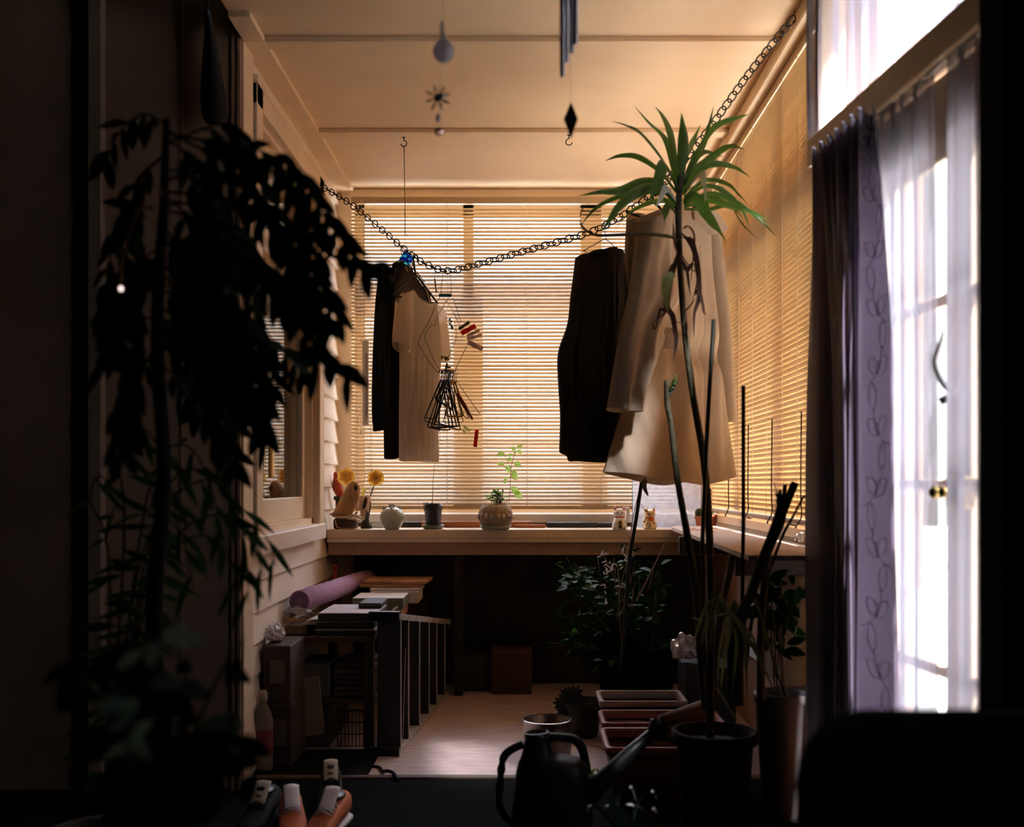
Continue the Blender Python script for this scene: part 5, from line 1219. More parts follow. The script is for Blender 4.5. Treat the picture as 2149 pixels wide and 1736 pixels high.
# ------------------------------------------------------------------ tall dracaena
m_drac = mat('dracaena_green', (.035,.085,.018), .36, var=.3, vscale=18, trans=.22, tcol=(.16,.34,.04))
m_dracp = mat('dracaena_pale', (.22,.32,.08), .36, trans=.25, tcol=(.4,.5,.1))
m_cane = mat('cane_bark', (.075,.065,.035), .8, var=.3, vscale=40, bump=.5, bscale=60)
m_dead = mat('dead_leaf', (.060,.028,.018), .8, var=.3, trans=.1, tcol=(.2,.08,.03))
DD = 3.18
def G(x, y, o=0.0): return P(x, y, DD+o)
pot_c = Vector((PX(1500,3.05), 3.05, .006))
dr = thing('dracaena', 'tall dracaena with a crown of striped strap leaves in front of the beige coat', 'potted plant', tuple(pot_c))
MB().lathe([(.08,0),(.09,.01),(.105,.25),(.118,.255),(.12,.285),(.108,.287),(.102,.25),(.02,.245)], pot_c, 36).build('pot', mat('dark_clay_pot', (.025,.012,.008), .9, var=.2, spec=.1), dr)
MB().lathe([(.103,.25),(.06,.258),(.005,.262)], pot_c, 24).build('soil', m_soil, dr)
mb = MB(); mb.tube(curve([pot_c+Vector((-.01,.02,.25)), P(1492,1300,3.1), P(1490,1150,3.12), P(1478,975,3.14), P(1456,840,3.16), G(1440,720), G(1431,620), G(1426,520), G(1424,440), G(1428,370)],6), [.012,.012,.011,.0105,.010,.0095,.009,.009,.010,.008], 12)
mb.build('cane', m_cane, dr)
leaves = [([(1424,400),(1412,345),(1398,290),(1362,255),(1330,221)],15,.1),([(1426,390),(1416,320),(1405,270),(1390,240),(1375,224)],14,.15),([(1430,385),(1433,330),(1434,285),(1430,236)],21,-.05),
 ([(1436,385),(1458,335),(1482,290),(1498,222)],14,.1),([(1438,390),(1465,330),(1500,272),(1540,252),(1572,240)],22,-.08),([(1422,400),(1395,340),(1350,281),(1315,262),(1283,254)],14,-.1),
 ([(1422,405),(1385,358),(1340,328),(1300,326),(1269,338)],14,.05),([(1422,425),(1392,384),(1350,378),(1300,398),(1258,402),(1210,412)],19,-.15),([(1423,430),(1390,395),(1345,398),(1300,432),(1262,488)],24,-.25),
 ([(1423,440),(1370,402),(1310,408),(1258,430),(1232,455),(1217,478)],11,.1),([(1432,405),(1455,362),(1490,334),(1530,308),(1563,313)],15,.15),([(1434,410),(1470,360),(1500,346),(1540,352),(1576,373)],16,.05),
 ([(1436,415),(1480,380),(1525,388),(1550,410),(1572,432)],13,.1),([(1436,420),(1480,392),(1520,404),(1555,440),(1575,482)],13,.0),([(1436,430),(1490,408),(1540,425),(1590,460),(1633,500)],15,-.1),
 ([(1434,425),(1458,412),(1486,450),(1510,480),(1528,514)],22,-.2),([(1436,435),(1490,424),(1535,436),(1580,448),(1614,466)],17,-.15),([(1436,440),(1490,440),(1530,432),(1556,470),(1590,502)],12,.12),
 ([(1420,420),(1402,395),(1390,412),(1376,436)],17,-.3),([(1440,400),(1472,366),(1482,395),(1479,427)],15,-.28),([(1428,400),(1408,360),(1395,345),(1380,380),(1362,425)],24,-.2),([(1432,395),(1448,350),(1475,320),(1520,330)],14,.2),
 ([(1430,395),(1437,330),(1452,300),(1470,262)],14,.2),([(1422,430),(1400,420),(1360,425),(1322,445),(1290,480)],13,.2),([(1436,430),(1465,415),(1510,420),(1555,455),(1562,500)],10,.25),([(1424,455),(1405,430),(1396,450),(1398,480)],14,-.1)]
mbs = MB(); mbp = MB()
for i, (pl_, w_, o) in enumerate(leaves):
    n = len(pl_); pts = [G(x, y, o*(k/(n-1))) for k, (x, y) in enumerate(pl_)]; pts[0] = G(pl_[0][0], pl_[0][1]); 
    tgt = mbp if i in (18,19) else mbs
    sdv = Vector((random.uniform(-.25,.25), .55, 1)) if abs(pl_[-1][0]-pl_[0][0]) > abs(pl_[-1][1]-pl_[0][1])*.8 else Vector((1,.35,.1))
    tgt.blade(pts, w_*1.15*DD/FPX, .32, 8, sdv, lambda t: (.45+.55*min(1,t*2.2))*(1-max(0,(t-.45)/.55)**1.7)+.01, twist=random.uniform(-.5,.5), wav=.06)
mbs.build('leaf_crown', m_drac, dr); o = mbp.build('pale_leaf', mat('painted_leaf_sheen', (.40,.42,.34), .3, trans=.2, tcol=(.5,.55,.3)), dr); o['label'] = 'leaves with a light sheen painted pale'  # sheen on two leaves painted in as a paler colour
mb = MB()
for pl_, w_ in (([(1428,505),(1402,495),(1350,490),(1290,492),(1250,492),(1222,475),(1220,445),(1236,425)],7),):
    mb.blade([G(x,y,-.05+.01*k) for k,(x,y) in enumerate(pl_)], w_*DD/FPX*1.3, .4, 8, Vector((0,.4,1)))
mb.build('dry_curled_leaf', mat('browning_leaf', (.10,.075,.03), .6, trans=.1), dr)
mb = MB()
for pl_, w_ in (([(1425,520),(1412,560),(1400,590),(1396,650),(1384,665),(1368,680)],9),([(1424,545),(1408,570),(1398,640),(1412,668),(1418,720),(1413,762)],16),([(1430,490),(1452,520),(1462,560),(1466,620),(1456,660),(1456,712)],15),
   ([(1430,500),(1450,505),(1460,545),(1462,590),(1450,640)],12),([(1428,540),(1440,570),(1456,555),(1464,600)],11),([(1460,620),(1466,610),(1474,640),(1478,658),(1490,660)],8),([(1432,660),(1450,640),(1460,625)],4),([(1412,672),(1430,680),(1448,681)],4),([(1440,560),(1444,600),(1450,625)],9),([(1432,480),(1446,478),(1456,500),(1452,560),(1447,610)],8),([(1400,655),(1385,648),(1374,690),(1370,676)],9)):
    mb.blade([G(x,y,-.03) for x,y in pl_], w_*DD/FPX, .5, 8, Vector((1,.5,0)), twist=random.uniform(-.8,.8))
mb.build('dead_leaves', m_dead, dr)
mb = MB(); mb.blade([G(1414,575,-.05), G(1400,588,-.06), G(1397,615,-.06), G(1401,655,-.05)], 22*DD/FPX, .3, 8, Vector((1,.2,0)), lambda t: math.sin(min(1,t*.9+.12)*math.pi)**.7+.02); mb.build('green_leaf', mat('half_green_leaf', (.14,.20,.07), .4, col2=(.30,.34,.12), vscale=25, trans=.25, tcol=(.4,.5,.1)), dr)
mb = MB(); mb.blade([P(1354,1005,3.5), P(1352,1022,3.5), P(1361,1043,3.5)], .018, .3, 8, Vector((1,0,0))); tag(mb.build('hanging_dead_leaf', m_dead), 'brown dead leaf tip hanging below the hem of the beige coat', 'leaf')
# ------------------------------------------------------------------ stakes and cut stems
def stake(name, pts, r, m, label, grp=None, n=8): return tag(MB().tube(pts, r, n).build(name, m), label, 'stake', grp)
m_stake = mat('dark_green_stake', (.012,.016,.012), .5)
stake('plant_stake', [P(1498,671,3.10), P(1489,820,3.09), P(1481,965,3.08), P(1474,1140,3.07), P(1480,1480,3.05)], .0062, m_stake, 'dark plant stake leaning against the dracaena cane', 'plant stakes')
stake('plant_stake', [P(1560,810,3.02), P(1560,1100,3.02), P(1557,1340,3.03), P(1556,1480,3.05)], .0056, m_stake, 'upright dark plant stake standing alone right of the dracaena', 'plant stakes')
stake('plant_stake', [P(1347,1008,3.9), P(1335,1090,3.95), P(1322,1165,4.0), P(1310,1320,4.1), P(1302,1400,4.2)], .0068, m_stake, 'dark plant stake leaning below the beige coat hem, in the bush pot', 'plant stakes')
def cut(name, pts, r, label, extra=None):
    t = thing(name, label, 'stem', tuple(pts[0])); mb = MB(); mb.tube(curve(pts,5), r, 10); mb.build('stem', m_cane, t); return t
t = cut('sprouting_cane', [P(1480,1490,3.0), P(1470,1380,3.02), P(1466,1300,3.05), P(1455,1200,3.05), P(1440,1110,3.05), P(1421,1000,3.05), P(1408,890,3.05), P(1400,845,3.05), P(1399,800,3.05)], [.010,.010,.010,.011,.010,.009,.008,.008,.008], 'bare cut cane with a small green tuft in front of the coat skirt')
mb = MB()
for x,y in ((1421,783),(1418,790),(1424,796),(1412,795),(1420,800),(1408,812),(1416,806)): mb.blade([P(1406,822,3.05), P((1406+x)/2+2,(822+y)/2,3.04), P(x,y,3.05+random.uniform(-.02,.02))], .010, .4, 6, Vector((1,.3,0)))
mb.build('green_tuft', m_drac, t)
mb = MB(); mb.tube([P(1399,805,3.05), P(1396,798,3.05)], .004, 6); mb.tube([P(1401,812,3.05), P(1407,796,3.05)], .003, 6); mb.tube(curve([P(1404,830,3.05), P(1412,818,3.05), P(1416,804,3.04)],4), .005, 8); mb.build('stub', m_cane, t)
t = cut('cut_branch', [P(1545,1480,2.92), P(1556,1300,2.92), P(1575,1250,2.92), P(1597,1185,2.92), P(1618,1135,2.92), P(1634,1095,2.92), P(1642,1060,2.92)], [.013,.014,.014,.014,.015,.017,.014], 'thick sawn branch with a splayed top in front of the chipboard shelf')
mb = MB(); mb.tube([P(1640,1080,2.92), P(1655,1045,2.92), P(1669,1013,2.92)], [.013,.011,.010], 10); mb.tube([P(1638,1075,2.92), P(1634,1050,2.92), P(1637,1030,2.93)], [.009,.007,.004], 8); mb.tube([P(1641,1060,2.92), P(1649,1018,2.9)], [.006,.003], 6); mb.build('forked_top', m_cane, t)
mb = MB()
for i in range(9): a = random.uniform(-.5,.5); mb.blade([P(1642,1062,2.92), P(1642+a*20,1045,2.92), P(1642+a*44,1030-random.uniform(0,22),2.92)], .006, .4, 5, Vector((1,.2,0)))
mb.build('dry_splinters', m_dead, t)
cut('thin_branch', [P(1565,1400,2.95), P(1580,1290,2.95), P(1600,1240,2.95), P(1640,1130,2.95), P(1662,1088,2.95), P(1688,1040,2.95)], [.005,.005,.004,.004,.0035,.003], 'thin dark twig slanting up past the thick sawn branch')
cut('short_stump', [P(1500,1470,3.1), P(1508,1320,3.15), P(1520,1250,3.2), P(1533,1190,3.25), P(1540,1160,3.25)], [.009,.010,.010,.011,.011], 'short sawn stem below the chipboard shelf')
cut('upright_cane', [P(1597,1470,3.1), P(1597,1330,3.1), P(1604,1230,3.1), P(1612,1150,3.1)], [.012,.012,.011,.010], 'upright bare cane behind the thick sawn branch')
# ------------------------------------------------------------------ strap-leaved plant below the dracaena
sp = thing('strap_leaf_plant', 'drooping strap-leaved plant in the pot below the shelf', 'plant', tuple(P(1540,1300,2.9)))
m_strap = mat('faded_strap_leaf', (.17,.18,.05), .5, var=.3, trans=.2, tcol=(.35,.38,.1))
mb = MB()
for pl_, w_ in (([(1535,1285),(1556,1320),(1592,1380),(1628,1460)],13),([(1533,1290),(1530,1320),(1520,1380),(1512,1448)],13),([(1530,1292),(1520,1310),(1508,1380),(1506,1440)],8),([(1533,1285),(1500,1296),(1475,1302),(1448,1296)],8),([(1534,1286),(1560,1330),(1565,1400),(1568,1470)],9),([(1534,1290),(1545,1350),(1540,1430)],9),([(1500,1440),(1520,1470),(1545,1510)],7),([(1545,1300),(1580,1340),(1600,1420)],8)):
    mb.blade([P(x,y,2.9-.03*k) for k,(x,y) in enumerate(pl_)], w_*2.9/FPX, .35, 8, Vector((1,.3,.2)))
for k in range(14):
    a = random.uniform(-1,1); x0 = 1535+a*12; mb.blade([P(x0,1300,2.95), P(x0+a*40,1275-random.uniform(0,25),2.95), P(x0+a*80,1300+random.uniform(0,80),2.9)], .011, .35, 7, Vector((1,.3,.1)))
mb.build('leaves', m_strap, sp)
mb = MB(); mb.tube([P(1534,1490,3.0), P(1534,1400,2.98), P(1535,1290,2.92)], [.012,.011,.009], 10); mb.build('stem', m_cane, sp)
# leafy plant by the right wall under the shelf
rp2 = thing('leafy_plant', 'dark leafy plant by the pinkish wall beside the plum curtain', 'potted plant', (PX(1640,3.2), 3.2, 0))
c = Vector((PX(1640,3.2), 3.2, 0)); MB().lathe([(.05,.0),(.055,.02),(.075,.34),(.08,.345),(.08,.37),(.07,.37),(.06,.33),(.01,.33)], c, 24).build('pot', mat('dark_tall_pot', (.035,.03,.028), .5), rp2)
mb = MB(); m2_ = MB()
for k in range(9):
    e_ = P(1600+random.uniform(0,90), 1222+random.uniform(0,120), 3.2+random.uniform(-.1,.1)); m2_.tube(curve([c+Vector((random.uniform(-.03,.03),0,.33)), c.lerp(e_,.6)+Vector((0,0,.12)), e_],4), .003, 5)
    for j in range(5): mb.oval_leaf(e_+Vector((random.uniform(-.03,.03),random.uniform(-.03,.03),random.uniform(-.08,.02))), Vector((random.uniform(-1,1),random.uniform(-.7,.3),random.uniform(-.9,.3))), Vector((0,-1,.4)), random.uniform(.04,.075), random.uniform(.02,.035))
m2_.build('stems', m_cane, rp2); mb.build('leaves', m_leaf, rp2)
tag(MB().box(PX(1640,3.45), .89, 3.46, 3.75, .30+.036, .70, .004).build('patterned_board', mat('tan_patterned_board', (.20,.13,.075), .7, col2=(.13,.085,.05), vscale=30)), 'tan patterned board standing against the right wall under the shelf', 'board')
# ------------------------------------------------------------------ big bush in the middle
m_ink = mat('matt_black_pot', (.004,.004,.004), .8, spec=.08)
bc = Vector((PX(1335,4.45), 4.45, 0)); bu = thing('bush', 'large dark leafy bush in a black pot in front of the bench', 'potted plant', tuple(bc))
MB().lathe([(.12,0),(.13,.01),(.165,.30),(.178,.305),(.178,.33),(.16,.33),(.152,.29),(.02,.285)], bc, 32).build('pot', m_ink, bu)
MB().lathe([(.153,.29),(.1,.30),(.005,.305)], bc, 24).build('soil', m_soil, bu)
stm = MB(); lv = MB(); lv2 = MB()
for k in range(46):
    x = random.gauss(1300,75); y = random.uniform(1165,1400) if k > 6 else random.uniform(1150,1230)
    x = max(1100, min(1470, x)); e_ = P(x, y, 4.42+random.uniform(-.25,.25)); m_ = bc.lerp(e_, .55)+Vector((random.uniform(-.05,.05), random.uniform(-.05,.05), .12))
    cv = curve([bc+Vector((random.uniform(-.08,.08), random.uniform(-.08,.08), .29)), m_, e_],6); stm.tube(cv, [.0045,.003,.0015], 5)
    for j in range(24):
        q = poly_at(cv, random.uniform(.35,1)); dv_ = Vector((random.uniform(-1,1), random.uniform(-1,1), random.uniform(-.6,.6)))
        (lv if j % 9 else lv2).oval_leaf(q+dv_*.02, dv_, Vector((random.uniform(-.3,.3),-.4,1)), random.uniform(.03,.06), random.uniform(.016,.03))
for (x, y) in ((1212,1212),(1224,1222),(1200,1215),(1216,1232),(1205,1222),(1228,1212),(1240,1200),(1195,1228)):
    for j in range(3): lv2.oval_leaf(P(x+random.uniform(-6,6),y+random.uniform(-6,6),4.1), Vector((random.uniform(-1,1),-.4,random.uniform(-.6,.5))), Vector((0,-.5,1)), .05, .032)
stm.build('branches', m_cane, bu); lv.build('foliage', m_leaf, bu); lv2.build('young_leaves', mat('mid_green_leaf', (.02,.06,.012), .5, spec=.1, trans=.3, tcol=(.05,.14,.02)), bu)
# dry twig with pale scraps on it
tw = thing('dry_twig', 'dry thorny twig with pale curled leaves rising from the bush', 'twig', tuple(P(1290,1300,4.15)))
mb = MB(); mb.tube(curve([P(1305,1360,4.15), P(1300,1250,4.12), P(1318,1170,4.08), P(1326,1100,4.0), P(1340,1035,3.92), P(1346,1010,3.9)],5), .0014, 5); mb.tube(curve([P(1300,1255,4.12), P(1282,1195,4.1), P(1262,1160,4.1)],5), [.002,.0015,.001], 5); mb.tube(curve([P(1335,1262,4.15), P(1362,1210,4.1), P(1395,1142,4.1)],5), [.003,.003,.002], 6); mb.tube([P(1343,1055,3.92), P(1356,1075,3.92)], .001, 4)
for k in range(12):
    x = random.uniform(1290,1365); y = random.uniform(1150,1240); mb.tube([P(x,y+45,4.12), P(x+random.uniform(-8,14),y,4.1)], .0012, 4)
mb.build('stem', mat('tan_twig', (.30,.17,.09), .8, var=.3), tw)
mb = MB()
for (x, y, n) in ((1265,1165,5),(1275,1180,6),(1285,1192,7),(1270,1195,5),(1298,1225,4),(1312,1175,5),(1318,1160,4),(1313,1150,3),(1322,1120,4),(1326,1100,3),(1272,1235,4),(1245,1232,3),(1276,1262,3),(1300,1190,4)):
    for j in range(n):
        q = P(x+random.uniform(-5,5), y+random.uniform(-6,6), 4.08); mb.oval_leaf(q, Vector((random.uniform(-1,1),random.uniform(-.6,.2),random.uniform(-1,1))), Vector((random.uniform(-.5,.5),-1,.5)), random.uniform(.012,.026), .005, .4)
o = mb.build('pale_leaves', mat('bleached_leaf', (.72,.66,.66), .6, trans=.2), tw); o['label'] = 'bleached white leaf scraps'
# plastic bag among the pots
crumple('silver_bag', (PX(1436,4.05), 4.05, PZ(1362,4.05)), .045, .05, .055, mat('silver_film', (.60,.60,.64), .22, .3, var=.3, vscale=20), 'crumpled silvery plastic bag on the cartons beside the bush pot', 'plastic bag', 21)
fb('dark_crate', 1440, 1545, 3.95, 4.17, 0, PZ(1395,4.05)+.005, mat('black_crate', (.015,.013,.012), .7), 'black crate on the floor supporting the silvery bag', 'crate')
# ------------------------------------------------------------------ planters
m_pinkp = mat('pink_plastic_planter', (.17,.035,.035), .45, var=.1)
def planter(name, x0, x1, y0, y1, h, m, label, rimm=None):
    t = thing(name, label, 'planter', ((x0+x1)/2, (y0+y1)/2, 0), 'rectangular planters')
    mb = MB(); z0 = .007
    def rr(dx, z): return [Vector((x, y, z)) for x, y in ((x0-dx,y0-dx),(x1+dx,y0-dx),(x1+dx,y1+dx),(x0-dx,y1+dx))]
    def rnd(dx, z, r=.018):
        out = []
        for (cx_, cy_, a0) in ((x1+dx-r,y1+dx-r,0),(x0-dx+r,y1+dx-r,90),(x0-dx+r,y0-dx+r,180),(x1+dx-r,y0-dx+r,270)):
            for k in range(5): a = R(a0+k*22.5); out.append(Vector((cx_+r*math.cos(a), cy_+r*math.sin(a), z)))
        return out
    mb.loft([rnd(-.025,z0), rnd(-.012,h*.6), rnd(-.004,h-.022), rnd(-.01,h*.6), rnd(-.022,h*.45)]); mb.build('trough', m, t)
    mb = MB(); mb.loft([rnd(-.004,h-.024), rnd(.006,h-.022), rnd(.008,h-.004), rnd(.003,h), rnd(-.008,h-.002), rnd(-.009,h-.03)], False, False); mb.build('rim', rimm or m, t)
    mb = MB(); mb.loft([rnd(-.021,h*.45), rnd(-.021,h*.47), rnd(-.06,h*.5)]); mb.build('soil', m_soil, t)
    mb = MB()
    for k in range(9):
        q = Vector((random.uniform(x0+.03,x1-.03), random.uniform(y0+.04,y1-.04), h*.52)); mb.blade([q, q+Vector((random.uniform(-.08,.08),random.uniform(-.02,.02),.05)), q+Vector((random.uniform(-.14,.14),0,.06))], .010, .4, 6, Vector((0,1,.2)))
    mb.build('dry_leaves', mat('dry_strap', (.22,.10,.05), .8, var=.3), t); return t
m_rimp = mat('pink_planter_rim', (.36,.14,.11), .45)
planter('planter', PX(1276,3.32), PX(1276,3.32)+.42, 3.32, 3.585, .18, m_pinkp, 'dark pink rectangular planter, nearer of two', m_rimp)
planter('planter', PX(1268,3.66), PX(1268,3.66)+.40, 3.665, 3.865, .18, m_pinkp, 'dark pink rectangular planter, farther of two', m_rimp)
planter('planter', PX(1262,3.9), PX(1440,3.9), 3.905, 4.10, .205, mat('grey_brown_planter', (.10,.07,.05), .6), 'dull brown rectangular planter behind the pink ones', mat('pale_worn_rim', (.42,.34,.32), .5))
mb = MB(); mb.tube([P(1390,1521,3.46), P(1480,1488,3.52)], .031, 22); t_ = thing('cardboard_roll', 'short brown roll lying on the planter rim above the watering can spout', 'roll', tuple(P(1390,1521,3.46)))
mb.build('roll', mat('brown_roll', (.16,.075,.04), .8), t_); mb = MB(); a = P(1390,1521,3.46); ax = (P(1480,1488,3.52)-a).normalized(); mb.tube([a-ax*.001, a+ax*.0005], .026, 20); mb.build('open_end', m_black, t_)
# small pot on the floor by the planters
c = Vector((PX(1222,4.25), 4.25, 0)); sp2 = thing('small_pot_plant', 'small dark pot with a trailing rosette plant on the sunroom floor', 'potted plant', tuple(c))
MB().lathe([(.055,0),(.06,.005),(.075,.12),(.08,.122),(.08,.14),(.07,.14),(.068,.11),(.005,.11)], c, 26).build('pot', mat('dark_pot', (.03,.022,.018), .6), sp2)
mb = MB(); m2_ = MB()
for (x, y) in ((1190,1452),(1178,1470),(1200,1462),(1196,1480),(1184,1488),(1206,1448)):
    q = P(x, y+6, 4.21); m2_.tube(curve([c+Vector((-.03,0,.12)), (c+Vector((-.05,0,.15))).lerp(q,.5), q],4), .003, 5)
    for k in range(9):
        a = k*.7+x; mb.oval_leaf(q, Vector((math.cos(a), -.35, math.sin(a))), Vector((0,-1,.1)), .035, .016)
m2_.build('stems', m_cane, sp2); mb.build('rosettes', mat('black_green_leaf', (.012,.018,.010), .4), sp2)
# strap plant in the bottom foreground
fg = thing('glossy_plant', 'small plant with glossy curling strap leaves at the bottom beside the watering can', 'plant', (PX(1320,2.45), 2.45, .006))
c = Vector((PX(1320,2.45), 2.45, .006)); MB().lathe([(.05,0),(.06,.15),(.065,.155),(.06,.16),(.05,.15),(.01,.148)], c, 22).build('pot', m_black, fg)
m_glossy = mat('glossy_blue_green_leaf', (.035,.085,.065), .12, spec=.8, var=.2)
mb = MB()
for pl_, w_ in (([(1315,1740),(1295,1690),(1310,1658),(1328,1655),(1336,1685)],12),([(1325,1740),(1335,1695),(1352,1668),(1370,1662),(1378,1680)],10),([(1318,1740),(1290,1705),(1276,1690),(1270,1702)],12),([(1322,1745),(1345,1715),(1368,1698),(1380,1708)],12),([(1310,1745),(1300,1700),(1325,1690),(1352,1700)],13),([(1300,1745),(1262,1700),(1240,1690),(1235,1705)],9)):
    mb.blade([P(x,y,2.45-.02*k) for k,(x,y) in enumerate(pl_)], w_*2.45/FPX*1.2, .3, 8, Vector((1,.4,.2)))
mb.build('leaves', m_glossy, fg)
mb = MB(); mb.blade([P(1240,1650,3.25), P(1243,1622,3.25), P(1254,1617,3.25), P(1262,1640,3.25)], .012, .3, 8, Vector((1,.3,0))); mb.blade([P(1236,1640,3.25), P(1250,1628,3.22), P(1262,1634,3.2)], .012, .3, 6, Vector((0,.3,1))); mb.tube([P(1240,1650,3.25), Vector((PX(1245,3.25),3.25,.01))], .003, 6)
tag(mb.build('curled_leaf', m_strap), 'single curled green leaf between the watering can and the pink planter', 'leaf')
# ------------------------------------------------------------------ foreground: hanging mobiles
m_cry = mat('frosted_crystal', (.88,.85,.92), .12, trans=.6, tcol=(.8,.78,.84), coat=.6); m_silver = mat('tarnished_silver', (.34,.31,.28), .35, .9)
dM = 2.25
def Hh(x, y, o=0.0): return P(x, y, dM+o)
cm = thing('crystal_mobile', 'hanging string of glass ball, silver snowflake and crystal drops in front of the ceiling', 'mobile', tuple(Hh(930,110)))
mb = MB(); mb.tube([Vector((Hh(928,0).x, dM, 2.999)), Hh(930,95)], .0006, 4); mb.tube([Hh(929,130), Hh(922,180), Hh(921,275)], .0004, 4); mb.build('thread', mat('grey_thread', (.3,.27,.24), .8), cm)
s = dM/FPX
MB().lathe([(4*s,34*s),(5*s,30*s),(3*s,27*s),(7*s,24*s),(15*s,18*s),(21*s,8*s),(23*s,-2*s),(20*s,-12*s),(13*s,-20*s),(4*s,-24*s)], Hh(931,108), 12).build('glass_ball', m_cry, cm)
MB().lathe([(2*s,24*s),(4*s,20*s),(4*s,-8*s),(2*s,-14*s)], Hh(928,70), 10).build('glass_finial', m_cry, cm)
mb = MB(); q = Hh(919,205)
for k in range(8):
    a = k*math.pi/4+.3; dv = Vector((math.cos(a), .1*math.sin(a*2), math.sin(a))); mb.tube([q+dv*.004, q+dv*24*s], 1.6*s, 6)
    sdv = Vector((-math.sin(a), 0, math.cos(a))); b = q+dv*17*s; mb.tube([b-sdv*5*s, b, b+sdv*5*s], 1.3*s, 5); mb.ball(q+dv*25*s, 2.6*s, None, None, 8, 5)
mb.lathe([(9*s,-1.5*s),(9*s,1.5*s),(2*s,2.5*s)], q, 14, Matrix.Rotation(R(90),3,'X')); mb.build('snowflake', m_silver, cm)
MB().ball(Hh(928,201,-.012), 5.5*s, None, None, 10, 7).build('blue_gem', solid_glass('blue_gem', (.12,.14,.75), .02), cm)
MB().lathe([(1*s,10*s),(5.5*s,2*s),(5*s,-6*s),(1.5*s,-11*s)], Hh(919,247), 8).build('crystal_drop', m_cry, cm)
MB().ball(Hh(921,278), 10*s, None, 8.5*s, 9, 6).build('crystal_bead', solid_glass('pink_blue_crystal', (.85,.62,.75), .0), cm)
wc = thing('wind_chime', 'silver tube wind chime with a dark diamond sail hanging at the top of the view', 'wind chime', tuple(Hh(1190,50)))
m_tube = mat('chime_aluminium', (.62,.61,.68), .4, .45)
for (x, yb, o) in ((1180,161,0),(1189,131,.03),(1200,111,.01),(1208,92,-.02),(1194,60,.04)):
    MB().tube([Hh(x,-120,o), Hh(x,yb,o)], 5.4*s, 14).build('tube', m_tube, wc)
mb = MB(); mb.lathe([(24*s,-4*s),(24*s,4*s)], Hh(1194,-130), 24); mb.tube([Hh(1194,-130), Vector((Hh(1194,0).x, dM, 2.999))], .0008, 4); mb.build('top_disc', m_silver, wc)
mb = MB(); mb.tube([Hh(1194,-120,.012), Hh(1198,214)], .00035, 4); mb.build('cord', mat('grey_thread', (.3,.27,.24)), wc)
mb = MB(); mb.prism([(0,38),(15,2),(0,-40),(-15,2)], lambda a,b,t: Hh(1198,252)+Vector((a*s, t, b*s)), -.002, .002); mb.build('diamond_sail', mat('dark_wood_sail', (.045,.022,.016), .6), wc)
tag(MB().tube([Hh(928,-60), Hh(928,-140)], .0006, 4).build('hanging_thread', mat('grey_thread', (.3,.27,.24))), 'thread', 'thread') if False else None
# ------------------------------------------------------------------ foreground foliage on the left
random.seed(21)
m_dkcane = mat('dark_bark_twig', (.010,.008,.006), .8, spec=.1)
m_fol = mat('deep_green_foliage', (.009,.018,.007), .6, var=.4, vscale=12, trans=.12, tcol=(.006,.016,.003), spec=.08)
fg_c = Vector((PX(330,1.95), 1.95, .006))
ft = thing('weeping_fig', 'tall foreground plant with drooping branches of small dark leaves on the left', 'potted plant', tuple(fg_c))
MB().lathe([(.10,0),(.11,.01),(.15,.28),(.16,.285),(.16,.31),(.145,.31),(.14,.27),(.02,.265)], fg_c, 28).build('pot', mat('black_glazed_pot', (.012,.012,.014), .3), ft)
trk = MB(); trunk_pts = [fg_c+Vector((0,0,.26)), P(325,1300,1.95), P(345,1000,1.96), P(330,700,1.97), P(345,420,1.97), P(350,250,1.97)]
trk.tube(curve(trunk_pts,6), [.018,.016,.014,.012,.009,.006], 10); trk.build('trunk', m_dkcane, ft)
br = MB(); fo_ = MB(); fo2 = MB()
def spray(pl_, d0, d1, n, L=.062, w=.023, r=.0028, tgt=None):
    pts = [P(x, y, d0+(d1-d0)*k/(len(pl_)-1)) for k, (x, y) in enumerate(pl_)]
    cv = curve(pts, 6); br.tube(cv, [r, r*.7, r*.35], 5)
    for i in range(n):
        t = .12+.88*(i+.5)/n; q = poly_at(cv, t); t2 = min(1,t+.03); tg = (poly_at(cv, t2)-poly_at(cv, max(0,t-.03)))
        tg = tg.normalized() if tg.length > 1e-6 else Vector((0,0,-1))
        side = (1 if i % 2 else -1); sdv = tg.cross(Vector((0,-1,0))); sdv = sdv.normalized() if sdv.length > .1 else Vector((1,0,0))
        dv = tg*.55+sdv*side*random.uniform(.35,.9)+Vector((0,random.uniform(-.5,.5),-.75))
        (tgt or fo_).oval_leaf(q, dv, Vector((random.uniform(-.6,.6),-1,.35)), L*random.uniform(.75,1.2), w*random.uniform(.8,1.2), .12)
